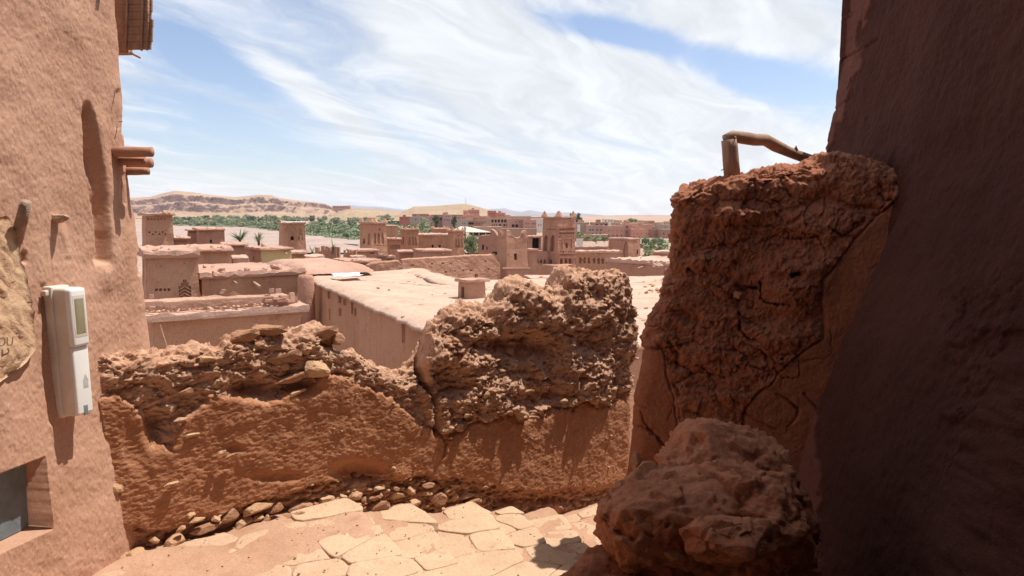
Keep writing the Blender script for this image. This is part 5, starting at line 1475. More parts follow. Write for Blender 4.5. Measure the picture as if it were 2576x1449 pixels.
# ornate tower and arcade on the right
t6 = House('ornate_tower', 'tall ornate mud tower with relief bands and a dark slit window', 'tower', 1404, 1446, 549, 100, 40, uL=1366, H=9, mat='house3', roof='roof', over=.2, th=.2, batter=.014,
           front=[(1426, 617, 6, 12, .5, 'win')] + dots([1409 + 4.2 * k for k in range(9)], 577, 2.8, 3.0, 'niche', .4) + dots([1409 + 4.2 * k for k in range(9)], 587, 2.8, 3.0, 'niche', .4) + [(1411 + 6.5 * k, 632.5, 4, 4.5, .4, 'tri') for k in range(6)] + dots([1410 + 3.5 * k for k in range(10)], 641, 2.0, 2.6, 'niche', .35)
           + arches([1412.5, 1424, 1434, 1443.5], 659, 7, 21, .6) + dots([1408.5], 596, 3, 3) + dots([1408.5], 604, 3, 3) + dots([1408.5], 611, 3, 3) + dots([1443], 600, 3, 3) + dots([1443], 608, 3, 3),
           left=dots([1378 + 4 * k for k in range(6)], 577, 2.4, 2) + arches([1373, 1390], 610, 10, 42, .45) + arches([1357, 1366, 1375, 1386], 660, 6, 18, .5))
t6.corner_points(1.3, 'house3')
for (u0, v0, u1, v1) in [(1414, 600, 1438, 600), (1414, 600, 1414, 624), (1438, 600, 1438, 624), (1405, 571, 1447, 571), (1405, 582, 1447, 582), (1405, 637, 1448, 637), (1405, 647, 1449, 647)]:
    m = MB(); nr = np.cross(t6.b_ - t6.a, t6.A - t6.a); nr /= np.linalg.norm(nr); nr = nr if nr @ t6.n > 0 else -nr
    p0 = pplane(u0, v0, t6.A, nr) + nr * .05; p1 = pplane(u1, v1, t6.A, nr) + nr * .05
    dv = unit(p1 - p0); m.box((p0 + p1) / 2, dv * np.linalg.norm(p1 - p0) / 2, nr * .10, np.cross(dv, nr) * .06); m.build('relief_band', M['house3'], t6.root)
t6b = House('tower_base_house', 'lower shaded block with arches at the foot of the ornate tower', 'house', 1397, 1449, 668, 97, 40, uL=1333, H=4, mat='ruin', roof=None, batter=.01)
ar = House('arcade_wall', 'long mud wall with a row of arched niches under a pale coping', 'wall', 1449, 1562, 637, 104, 6, depth=3, H=5, mat='house', roof='roof_pale', over=.25, th=.3, batter=.01,
           front=arches([1459, 1470, 1481, 1494.5, 1505.5, 1516, 1526.5, 1537, 1547], 655, 6, 16, .35) + dots([1464, 1491, 1503, 1512, 1522], 654, 2.4, 3, 'win', .3))
House('low_coping_wall', 'low pale coped wall behind the arcade wall', 'wall', 1452, 1530, 624, 128, 4, depth=2, H=2.5, mat='house3', roof='roof_pale', over=.1, th=.25)
House('tower_shoulder', 'shaded lower shoulder with small arches on the left of the ornate tower', 'house', 1378, 1400, 633, 101, 40, uL=1335, H=6, mat='house3', roof=None, batter=.02, left=arches([1345, 1353, 1361, 1370], 660, 5, 17, .3))
t7 = House('fluted_ruin_tower', 'ruined mud tower with fluted front right of the arcade wall', 'tower', 1581, 1611, 603, 120, 42, uL=1531, H=4, mat='house3', roof='roof_pale', over=.1, th=.22, batter=.008,
           front=[(1585.5, 617, 4, 30, .35, 'arch'), (1595, 615, 5, 30, .4, 'arch'), (1607, 615, 5, 30, .35, 'arch'), (1586, 647, 3, 5, .2, 'arch'), (1593, 648, 3, 5, .2, 'arch'), (1600, 648, 3, 5, .2, 'arch')] , left=arches([1574, ], 628, 10, 44, .25))
m = MB(); q = pplane(1603, 633, t7.A, t7.n); m.box(q + t7.n * .02, t7.e * .16, t7.n * .04, up(.35)); m.build('window', M['hole'], t7.root)
h10 = House('rubble_roof_house', 'mud house with a slanting pale eave and rubble on its roof at the right', 'house', 1527, 1674, 659, 58, -52, depth=5.5, H=3.2, mat='house3', roof='roof_pale', over=.12, th=.28)
h10.lumps([(1652, 664, 1.2), (1640, 660, 1), (1662, 668, 1.3), (1630, 663, .8), (1645, 668, 1), (1668, 662, .9)], size=.26)
House('far_right_house', 'small mud house with a pale roof edge next to the right trees', 'house', 1643, 1690, 637, 75, -30, depth=4, H=3, mat='house3', roof='roof_pale', over=.15, th=.2)
# clutter of small roofs in front of the towers
for (nm, lb, uA, uB, v, Y, al, dep, H, mt) in [
        ('parapet_house', 'mud house with a dark slot window below the arched tower', 890, 950, 634, 80, 22, 4, 2, 'house2'),
        ('lean_to', 'small leaning mud roof left of the slot window house', 888, 916, 651, 72, 15, 3, 1, 'house3'),
        ('low_shed', 'low mud shed right of the yellow house', 735, 771, 640, 62, 20, 4, 2.2, 'house2'),
        ('flat_shed', 'flat pale shed roof in front of the low mud shed', 772, 811, 652, 58, 16, 3.5, 1.5, 'roof_pale'),
        ('cracked_wall_house', 'mud house with a sloping roof behind the broken wall stub', 870, 955, 662, 60, 28, 4, 2, 'house3'),
        ('rough_roof_shed', 'mud shed under a rough stick and stone roof', 1004, 1062, 636, 90, 10, 4, 2.5, 'house3'),
        ('sloped_shed', 'broken shed with a sloping pale roof below the windowed wall', 1064, 1135, 634, 84, 20, 5, 2.5, 'ruin'),
        ('stub_pillar', 'stubby broken mud pillar in front of the arched tower', 955, 973, 646, 66, 25, 1, 2, 'ruin'),
        ('small_shed', 'little flat topped shed right of the broken mud pillar', 973, 990, 650, 70, 15, 2, 1.5, 'house3'),
        ('porch_house', 'mud porch with a dark opening left of the ornate tower', 1331, 1362, 597, 116, 10, 5, 5, 'house3'),
        ('narrow_shed', 'narrow mud shed between the ruined tower and ornate tower', 1331, 1352, 631, 88, 12, 3, 4, 'ruin')]:
    fr = []
    if nm == 'parapet_house': fr = [(935, 636.5, 12, 2.2, .4, 'win')]
    if nm == 'porch_house': fr = [(1348, 612, 18, 26, 1.0, 'win')]
    House(nm, lb, 'house' if 'house' in nm else 'shed' if 'shed' in nm or nm == 'lean_to' else 'pillar', uA, uB, v, Y, al, depth=dep, H=H, mat=mt, roof='roof' if mt != 'roof_pale' else 'roof_pale', over=.25, th=.2, front=fr)
for k, (u, v, Y, hh) in enumerate([(875, 630, 78, 1.6), (886, 628, 78, 2.2), (812, 622, 90, 4.5), (827, 619, 90, 4.8), (835, 620, 91, 4.4)]):
    q = px(u, v, Y)
    m = MB(); w_ = .9 if k > 1 else .45
    for j_, (xa, xb, tp_) in enumerate([(-1, -.55, 0), (-.55, -.1, -.45), (-.1, .35, -.6), (.35, .7, -.25), (.7, 1, -.05)]):
        m.box(q + np.array([(xa + xb) / 2 * w_, .02 * j_, (tp_ - hh) / 2]), ((xb - xa) / 2 * w_ + .01, 0, 0), (0, .25, 0), (0, 0, (hh + tp_) / 2))
    m.v = list(wob(m.v, .12, 1.2, 470 + k))
    o = m.build('ruined_wall_stub', M['ruin'])
    tag(o, ['pointed mud stub on the roof left of the arched tower', 'tall pointed mud stub next to the arched tower foot', 'leftmost of three jagged ruin stubs before the river bed', 'middle of three jagged ruin stubs before the river bed', 'rightmost of three jagged ruin stubs before the river bed'][k], 'ruin')

# ---- the big flat terrace in the middle ----------------------------------
ZT = -3.0
br_ = empty('terrace_house', (6, 34, -10), 'large mud house with a wide pale flat roof in the middle', 'house')
cor = [pz(u, v, ZT) for u, v in ((775, 699), (1058, 679), (1143, 712), (1340, 706), (1720, 697), (1800, 830), (1500, 880), (1080, 828))]
cor = np.array(cor)
def inside_dist(q, poly):
    """signed distance to polygon edge, positive inside"""
    x, y = q[:, 0], q[:, 1]; ins = np.zeros(len(q), bool); d = np.full(len(q), 1e9)
    for (x0, y0), (x1, y1) in zip(poly, np.roll(poly, -1, 0)):
        c = ((y0 > y) != (y1 > y)) & (x < (x1 - x0) * (y - y0) / (y1 - y0 + 1e-12) + x0); ins ^= c
        ex, ey = x1 - x0, y1 - y0; t = np.clip(((x - x0) * ex + (y - y0) * ey) / (ex * ex + ey * ey), 0, 1)
        d = np.minimum(d, np.hypot(x - x0 - t * ex, y - y0 - t * ey))
    return np.where(ins, d, -d)
# roof surface: rings from the outline inwards
def terrace(corn, rim_h, seed, mat, name, parent, drop):
    out = []
    for a, b_ in zip(corn, np.roll(corn, -1, 0)):
        k = max(8, int(np.linalg.norm(b_ - a) / .22))
        for t in np.linspace(0, 1, k, endpoint=False): out.append(a + (b_ - a) * t)
    out = np.array(out); ce = out.mean(0); nn = len(out)
    rings = []
    tang = np.roll(out, -1, 0) - np.roll(out, 1, 0); nr = np.stack([tang[:, 1], -tang[:, 0]], 1); nr /= np.linalg.norm(nr, axis=1)[:, None]
    inw = nr if ((ce[:2] - out[0, :2]) @ nr[0]) > 0 else -nr
    rg = np.random.default_rng(seed)
    jit = .10 * fbm(out, 1.6, 4, .6, seed) + rg.uniform(-.05, .05, nn)
    for (d_, z_) in [(-.02, -.14), (-.16, -.12), (-.19, -.05), (-.12, .0), (.10, rim_h * .55), (.4, rim_h * .8), (.75, rim_h * .5), (1.1, 0.0)]:
        r = out.copy(); r[:, :2] += inw * (d_ + jit)[:, None]; r[:, 2] += z_ + .03 * fbm(r, 1.4, 3, .6, seed + 2); rings.append(r)
    base = rings[-1]
    for s_ in np.linspace(.95, .06, 34):
        r = ce + (base - ce) * s_; r = r.copy(); r[:, 2] = ce[2] + .06 * fbm(r, .45, 3, .5, seed + 4) + .015 * fbm(r, 2.5, 3, .6, seed + 5); rings.append(r)
    V_ = np.concatenate(rings); nrg = len(rings)
    idx = np.arange(nrg - 1)[:, None] * nn + np.arange(nn)[None]; nxt = np.arange(nrg - 1)[:, None] * nn + (np.arange(nn)[None] + 1) % nn
    F_ = np.stack([idx, nxt, nxt + nn, idx + nn], -1).reshape(-1, 4)
    mesh_obj(name, V_, F_, mat, parent, True)
    # walls below
    w0 = out.copy(); w1 = out.copy(); w1[:, 2] -= drop; w1[:, :2] -= inw * .25; w0[:, 2] -= .12
    rows = np.concatenate([w0 + (w1 - w0) * t for t in np.linspace(0, 1, 14)])
    rows[:, :2] += (np.tile(inw, (14, 1)) * (.05 * fbm(rows, .6, 3, .5, seed + 8))[:, None])
    idx = np.arange(13)[:, None] * nn + np.arange(nn)[None]; nxt = np.arange(13)[:, None] * nn + (np.arange(nn)[None] + 1) % nn
    mesh_obj('wall', rows, np.stack([idx, idx + nn, nxt + nn, nxt], -1).reshape(-1, 4), M['house2'], parent)
terrace(cor, .16, 400, M['roof_big'], 'roof', br_, 8)
# rain pipe hollow and small recess marks on its shaded wall
wA, wB = cor[0], cor[-1]; we = unit(wB - wA); wn_ = unit((we[1], -we[0], 0)); wn_ = wn_ if wn_[0] < 0 else -wn_
for (u, v, w_, h_) in [(830, 791, .06, .5), (854, 751, .05, .35), (855, 785, .04, .3), (886, 774, .06, .5), (941, 776, .05, .8), (981, 800, .06, .9), (1014, 829, .05, .8), (894.5, 785, .05, .3), (791, 774, .05, .5), (827, 742.6, .04, .3), (866, 760, .04, .25)]:
    q = pplane(u, v, wA + wn_ * .06, wn_)
    if q[2] > ZT - .2: continue
    m = MB(); m.box(q, we * w_ * .6, wn_ * .05, up(h_ * .5)); m.build('drip_hollow', M['house3'], br_)
rgd = np.random.default_rng(55)
for k in range(46):     # crumbs and clods on the terrace
    u = rgd.uniform(800, 1660); v = rgd.uniform(690, 800)
    q = pz(u, v, ZT + .02)
    if inside_dist(q[None, :2], cor[:, :2])[0] < .5: continue
    sz = rgd.uniform(.03, .10)
    share(lump_m[k % 5], 'mud_clod', br_, Matrix.Translation(Vector(q)) @ Matrix.Rotation(k * 1.9, 4, 'Z') @ Matrix.Diagonal((sz * 1.6, sz, sz * .5, 1)))
# small vent house on the terrace
vb_ = House('roof_vent', 'small mud vent box with a slab cap standing on the big terrace', 'vent', 1177, 1219, 711, 27.3, 38, uL=1153, H=.72, mat='ruin', roof='roof', over=.16, th=.1, batter=.02, left=[(1163, 734, 8, 28, .35, 'door')], wobble=.03)
House('roof_curb', 'low flat mud curb box at the far edge of the terrace', 'curb', 1338, 1412, 703, 35.5, 12, depth=1.5, H=.35, mat='roof_pale', roof='roof_pale', over=.08, th=.08)
# plastic sheet on the far edge
gx, gy = np.meshgrid(np.linspace(0, 1, 30), np.linspace(0, 1, 10))
p00, p10, p11, p01 = [pz(u, v, ZT + .2) for u, v in ((838, 699), (912, 695), (905, 689), (832, 693))]
q = p00[None] * ((1 - gx) * (1 - gy)).ravel()[:, None] + p10[None] * (gx * (1 - gy)).ravel()[:, None] + p11[None] * (gx * gy).ravel()[:, None] + p01[None] * ((1 - gx) * gy).ravel()[:, None]
q[:, 2] += .08 + .10 * fbm(q, 1.8, 4, .6, 410); q[:, :2] += .12 * np.stack([fbm(q, 1.5, 3, .6, 411), fbm(q, 1.5, 3, .6, 412)], 1)
M['sheet'] = plain('white_plastic_sheet', (0.82, 0.82, 0.82), (0.74, 0.74, 0.75), .4)
o = mesh_obj('plastic_sheet', q, grid_faces(10, 30), M['sheet'], None, True); tag(o, 'crumpled white plastic sheet on the far edge of the terrace', 'sheet')
sm = o.modifiers.new('thickness', 'SOLIDIFY'); sm.thickness = .01
# loose stones at the right of the terrace
for k in range(34):
    u = random.uniform(1600, 1690); v = random.uniform(702, 742); 
    if random.random() > (u - 1590) / 90: continue
    s_ = random.uniform(.05, .16); q = pz(u, v, ZT + .05)
    o = share(rocks[k % 9], 'loose_stone', None, Matrix.Translation(Vector(q)) @ Matrix.Rotation(k * 1.7, 4, 'Z') @ Matrix.Diagonal((s_ * 1.3, s_, s_ * .6, 1)))
    tag(o, 'loose stone in the heap at the right end of the terrace', 'stone', 'loose stones heaped on the terrace')

# =================================================================== VALLEY, GROVE, NEW TOWN, HILLS
def ground_mat(name, cols, sc, cliff=None, strata=0.0):
    m, n, b = new_mat(name)
    P = pos(n)
    col = n.mix(n.ramp(n.noise(P, sc, 6, .6, .5), .35, .65), cols[0], cols[1])
    col = n.mix(n.ramp(n.noise(n.scalev(P, (1, .35, 1)), sc * 4, 5, .65), .5, .7, 0, .8), col, cols[2])
    if cliff:
        g = n.node('ShaderNodeNewGeometry'); s_ = n.node('ShaderNodeSeparateXYZ'); lk(m.node_tree, g.outputs['True Normal'], s_.inputs[0])
        st = n.ramp(s_.outputs[2], cliff[1], cliff[2], 1, 0)
        cc_ = n.mix(n.ramp(n.noise(n.scalev(P, (.2, .2, 5)), .06, 4, .6), .4, .62), cliff[0], tuple(x * 1.5 for x in cliff[0]))
        col = n.mix(st, col, cc_)
    lk(m.node_tree, col, b.inputs['Base Color'])
    lk(m.node_tree, n.bump(n.noise(P, sc * 12, 5, .65), .6, .15 / sc), b.inputs['Normal'])
    return m
M['valley'] = ground_mat('valley_earth', ((0.40, 0.27, 0.205), (0.46, 0.325, 0.25), (0.33, 0.22, 0.165)), .02)
M['gravel'] = ground_mat('river_gravel', ((0.40, 0.295, 0.25), (0.46, 0.345, 0.295), (0.32, 0.225, 0.185)), .03)
M['sand'] = ground_mat('sandy_hill', ((0.37, 0.255, 0.165), (0.42, 0.295, 0.19), (0.30, 0.20, 0.13)), .006)
M['cliff'] = ground_mat('cliff_hill', ((0.44, 0.30, 0.205), (0.38, 0.245, 0.17), (0.32, 0.20, 0.145)), .005, ((0.115, 0.068, 0.062), .72, .95))
M['plateau'] = ground_mat('rose_plateau', ((0.38, 0.24, 0.18), (0.43, 0.28, 0.21), (0.33, 0.20, 0.15)), .003)
M['haze_blue_mt'] = ground_mat('haze_tinted_rock', ((0.20, 0.18, 0.20), (0.24, 0.21, 0.22), (0.17, 0.155, 0.18)), .0006)  # mauve rock tint stands in for part of the far haze
GZ = [(-60, -6.5), (8, -6.5), (16, -8), (60, -9.5), (150, -11.5), (250, -12.5), (500, -12.5), (700, -11.5), (900, -9), (1200, -5), (1500, -1.5), (2600, -.5), (9000, 8), (16000, 14)]
def gz(y, x=None): return np.interp(y, [a for a, b_ in GZ], [b_ for a, b_ in GZ])
ys = np.concatenate([np.linspace(-60, 20, 12)[:-1], np.geomspace(20, 16000, 150)])
ang = np.linspace(-1.25, 1.25, 150)
Yg, Ag = np.meshgrid(ys, ang, indexing='ij')
Xg = Ag * (np.abs(Yg) + 60) * 1.3
q = np.stack([Xg.ravel(), Yg.ravel(), gz(Yg.ravel())], 1)
far = sst(q[:, 1], 200, 400)
town = sst(q[:, 0] / np.maximum(q[:, 1], 1), -.16, -.09) * sst(q[:, 1], 240, 420)
q[:, 2] += town * interp(q[:, 1], [(0, 0), (330, 2.2), (420, 3.4), (520, 5.0), (700, 8), (1000, 7), (1600, 4), (4000, 0)])
q[:, 2] += far * (.35 * fbm(q, .012, 4, .55, 500))
o = mesh_obj('ground', q, grid_faces(len(ys), len(ang)), M['valley'], None, True); tag(o, kind='structure')
# river bed and a strip of water
rv = []
for y0, xl, xr in [(255, -140, 30), (300, -190, 5), (350, -240, -30), (420, -300, -75), (500, -370, -120), (600, -450, -170), (760, -600, -260), (900, -760, -380)]:
    rv.append([(xl + (xr - xl) * t, y0) for t in np.linspace(0, 1, 30)])
rv = np.array(rv); nr_, nc_ = rv.shape[:2]
fine = []
for i in range(nr_ - 1):
    for t in np.linspace(0, 1, 6, endpoint=False): fine.append(rv[i] * (1 - t) + rv[i + 1] * t)
fine.append(rv[-1]); fine = np.array(fine); nr_ = len(fine)
q = np.concatenate([fine.reshape(-1, 2), np.zeros((nr_ * nc_, 1))], 1); q[:, 2] = gz(q[:, 1]) + .5 + .25 * fbm(q * np.array([1, .5, 1]), .05, 4, .6, 510)
o = mesh_obj('river_bed', q, grid_faces(nr_, nc_), M['gravel'], None, True); tag(o, kind='structure')
M['water'] = plain('pale_water', (0.30, 0.32, 0.30), (0.36, 0.37, 0.35), .15, .05, 0, None, .5)
wl = [pz(u, v, -11.55) for u, v in ((868, 610.5), (905, 613), (900, 615), (866, 611.8))]
m = MB(); m.poly(wl); o = m.build('water', M['water']); tag(o, kind='structure')

def hill(name, ridge, Yr, Yb, vb, mat, prof, seed, nu=160, nd=60, amp=3.0, back=1.25, nsc=.006, u_lo=None):
    u0, u1 = ridge[0][0], ridge[-1][0]
    us = np.linspace(u0, u1, nu); vr = interp(us, ridge)
    ts = np.concatenate([np.linspace(0, 1, nd), [1.08, back]])
    V_ = np.zeros((len(ts), nu, 3))
    for j, u in enumerate(us):
        zr = px(u, vr[j], Yr)[2]; zb_ = px(u, vb if not hasattr(vb, '__len__') else float(interp(u, vb)), Yb)[2]
        dxy = (u - 1288) / F / CT
        for i, t in enumerate(ts):
            Y = Yb + (Yr - Yb) * t
            z_ = zb_ + (zr - zb_) * np.interp(t, [a for a, b_ in prof], [b_ for a, b_ in prof]) if t <= 1 else zr - (t - 1) * (zr - zb_ + 20) * 2
            V_[i, j] = (dxy * Y, Y, z_)
    q = V_.reshape(-1, 3)
    tt = np.repeat(ts, nu)
    if len(prof) > 5:     # gullied cliffs: shift the profile in and out along the face
        sh = .10 * fbm(np.stack([q[:, 0], q[:, 0] * 0, q[:, 0] * 0], 1), .012, 4, .6, seed + 9) + .05 * fbm(q, .02, 3, .6, seed + 11)
        zr_ = np.tile([px(u, vv, Yr)[2] for u, vv in zip(us, vr)], len(ts)); zb2 = np.tile([px(u, vb if not hasattr(vb, '__len__') else float(interp(u, vb)), Yb)[2] for u in us], len(ts))
        f = np.interp(np.clip(tt + sh * np.sin(np.clip(tt, 0, 1) * math.pi), 0, 1), [a for a, b_ in prof], [b_ for a, b_ in prof])
        q[:, 2] = np.where(tt <= 1, zb2 + (zr_ - zb2) * f, q[:, 2])
    env = np.sin(np.clip(tt, 0, 1) * math.pi) ** .7
    q[:, 2] += amp * env * fbm(q, nsc, 4, .55, seed) + amp * .25 * env * fbm(q, nsc * 5, 3, .6, seed + 3)
    o = mesh_obj(name, q, grid_faces(len(ts), nu), M[mat], None, False); tag(o, kind='structure')
    return o
cl = [(0, 0), (.10, .05), (.20, .17), (.235, .42), (.28, .44), (.31, .47), (.335, .68), (.42, .70), (.6, .74), (.8, .88), (1, 1)]
hill('left_hills', [(200, 500), (300, 498), (355, 497), (390, 495), (420, 486), (450, 480), (490, 483), (540, 490), (600, 496), (630, 493), (655, 490), (690, 491), (710, 498), (760, 505), (800, 509), (822, 512), (836, 518), (850, 527), (862, 540), (872, 552)], 2500, 1480, 549.5, 'cliff', cl, 520, 420, 150, 4.0)
hill('sand_hill', [(820, 548), (845, 538), (870, 528), (900, 524), (960, 527), (1010, 532), (1035, 541), (1048, 550)], 1500, 1150, 556, 'sand', [(0, 0), (.3, .35), (.7, .8), (1, 1)], 530, 100, 40, 2.5)
hill('mast_hill', [(990, 546), (1005, 535), (1030, 526), (1045, 519.5), (1075, 518.5), (1110, 517), (1140, 514), (1165, 512.5), (1185, 515), (1210, 522), (1235, 529), (1260, 535), (1290, 541), (1310, 547)], 1600, 850, 556, 'sand', [(0, 0), (.3, .2), (.7, .7), (1, 1)], 540, 160, 60, 3.0)
hill('plateau', [(1400, 549), (1440, 546), (1470, 543.5), (1520, 542), (1580, 541), (1640, 541), (1700, 542), (1900, 541), (2400, 541), (3400, 541)], 3600, 950, 562, 'plateau', [(0, 0), (.3, .3), (.6, .62), (.9, .93), (.94, .95), (1, 1)], 550, 220, 60, 3.0)
hill('far_mountains', [(780, 545), (800, 530), (850, 519), (885, 516), (920, 519), (960, 520), (1000, 525), (1060, 531), (1120, 534), (1200, 530), (1222, 527), (1245, 525), (1270, 523.5), (1290, 530), (1312, 533), (1332, 528), (1352, 532), (1380, 536), (1420, 534), (1460, 536), (1500, 540), (1560, 546)], 13000, 9000, 545, 'haze_blue_mt', [(0, 0), (.5, .4), (1, 1)], 560, 200, 30, 30, nsc=.0008)

# ---- trees -----------------------------------------------------------
def leaf_mat(name, c1, c2):
    m, n, b = new_mat(name)
    oi = n.node('ShaderNodeObjectInfo')
    P = pos(n)
    f = n.math('ADD', n.math('MULTIPLY', n.noise(P, .9, 2), .6), n.math('MULTIPLY', oi.outputs['Random'], .5))
    lk(m.node_tree, n.mix(n.ramp(f, .3, .8), c1, c2), b.inputs['Base Color'])
    b.inputs['Roughness'].default_value = .7
    return m
M['leaf'] = leaf_mat('sage_leaf', (0.19, 0.245, 0.125), (0.31, 0.36, 0.215))
M['leaf_dark'] = leaf_mat('dark_leaf', (0.07, 0.095, 0.055), (0.115, 0.14, 0.08))
M['leaf_olive'] = leaf_mat('olive_leaf', (0.20, 0.22, 0.11), (0.30, 0.30, 0.165))
M['palm_leaf'] = leaf_mat('palm_leaf', (0.16, 0.20, 0.12), (0.26, 0.29, 0.18))
M['bark'] = plain('bark', (0.17, 0.12, 0.085), (0.11, 0.075, 0.055))
def crown_data(seed, nclump, nleaf, size, shape=(1, 1, 1), zc=.62, leafs=.055):
    rg = np.random.default_rng(seed)
    V_, F_ = [], []
    cl_ = []
    for k in range(nclump):
        d = rg.normal(size=3); d /= np.linalg.norm(d); r = rg.uniform(.35, 1) ** .6
        cl_.append((d * r * np.array([.42, .42, .34]) * np.array(shape) + np.array([0, 0, zc]), rg.uniform(.10, .20)))
    for c, cr in cl_:
        for k in range(nleaf):
            d = rg.normal(size=3); d /= np.linalg.norm(d)
            p = c + d * cr * rg.uniform(.55, 1.05)
            a = rg.normal(size=3); a /= np.linalg.norm(a); b_ = np.cross(a, d + rg.normal(size=3) * .6); b_ /= np.linalg.norm(b_) + 1e-9
            s_ = leafs * rg.uniform(.6, 1.3); n = len(V_)
            V_ += [p - a * s_ - b_ * s_ * .6, p + a * s_ - b_ * s_ * .6, p + a * s_ + b_ * s_ * .6, p - a * s_ + b_ * s_ * .6]; F_.append((n, n + 1, n + 2, n + 3))
    return np.array(V_) * size, np.array(F_), cl_
def tree_protos(prefix, specs, mat):
    out = []
    for sd, ncl, nlf, shp, zc in specs:
        v, f, cl_ = crown_data(sd, ncl, nlf, 1.0, shp, zc)
        me = bpy.data.meshes.new('crown'); me.from_pydata(v.tolist(), [], f.tolist()); me.materials.append(mat)
        mm = MB(); mm.tube([(0, 0, -.08), (.01, 0, .15), (.0, .01, .35), (.01, 0, zc)], [.035, .028, .022, .012], 7, .2)
        for c, cr in cl_[:5]:
            mm.tube([(0, 0, .25), tuple((np.array([0, 0, .3]) + c) / 2), tuple(c)], [.016, .011, .005], 5)
        mt = bpy.data.meshes.new('trunk'); mt.from_pydata([tuple(map(float, p)) for p in mm.v], [], mm.f); mt.materials.append(M['bark'])
        out.append((me, mt))
    return out
bush_p = tree_protos('grove', [(600, 16, 34, (1.1, 1.1, .9), .5), (601, 18, 34, (1.25, 1.2, .8), .46), (602, 14, 36, (1, 1, 1.15), .58), (603, 20, 30, (1.35, 1.3, .75), .42), (604, 13, 36, (.9, .9, 1.3), .62)], M['leaf'])
bush_o = tree_protos('olive', [(610, 16, 34, (1.2, 1.2, .85), .48), (611, 15, 34, (1, 1, 1), .55)], M['leaf_olive'])
dark_p = tree_protos('dark', [(620, 14, 40, (.75, .75, 1.2), .55), (621, 16, 38, (.5, .5, 1.5), .55)], M['leaf_dark'])
dark_g = tree_protos('dark_grove', [(630, 16, 34, (1.1, 1.1, 1.0), .5), (631, 15, 34, (.8, .8, 1.3), .58)], M['leaf_dark'])
def tree(name, label, x, y, z, h, wscale, protos, k, group=None):
    me, mt = protos[k % len(protos)]
    r = bpy.data.objects.new(name, None); r.location = (x, y, z); r.rotation_euler = (0, 0, k * 2.4); r.scale = (h * wscale, h * wscale, h); r.empty_display_size = .1
    COL.objects.link(r); tag(r, label, 'tree', group)
    for nm, d in (('crown', me), ('trunk', mt)):
        c = bpy.data.objects.new(nm, d); COL.objects.link(c); c.parent = r
    return r
def y_of_v(v):
    yy = np.linspace(260, 1600, 1500); vv = HOR - F * gz(yy) / yy
    return float(np.interp(-v, -vv, yy))
low_e = [(430, 568), (520, 570), (600, 572), (650, 576), (690, 582), (740, 587), (770, 592), (830, 599), (900, 605), (960, 609), (1030, 612), (1060, 612)]
rgt = np.random.default_rng(9)
cand = []
while len(cand) < 300:
    u = rgt.uniform(425, 1060); lo = float(interp(u, low_e)); hi = 550.5 if u < 700 else 552.5
    v = hi + (lo - hi) * rgt.random() ** .85
    if 1035 < u and v < 575: continue
    cand.append((u, v))
cand.sort(key=lambda a: -a[1])
for k, (u, v) in enumerate(cand):
    y = y_of_v(v); p = px(u, v, y)
    h_ = rgt.uniform(4.5, 8.0) * (1.0 + .35 * (y > 900)); row = 'near edge' if v > interp(u, low_e) - 9 else 'middle' if v > 560 else 'far edge'
    side = 'left end' if u < 560 else 'stretch behind the carved tower' if u < 790 else 'right end'
    tree('riverside_tree', 'green tree in the %s of the riverside grove, %s' % (row, side), p[0], y, float(gz(y)), h_, rgt.uniform(1.0, 1.6), bush_p if rgt.random() < .66 else bush_o if rgt.random() < .7 else dark_g, k, 'riverside grove, %s, %s' % (row, side))
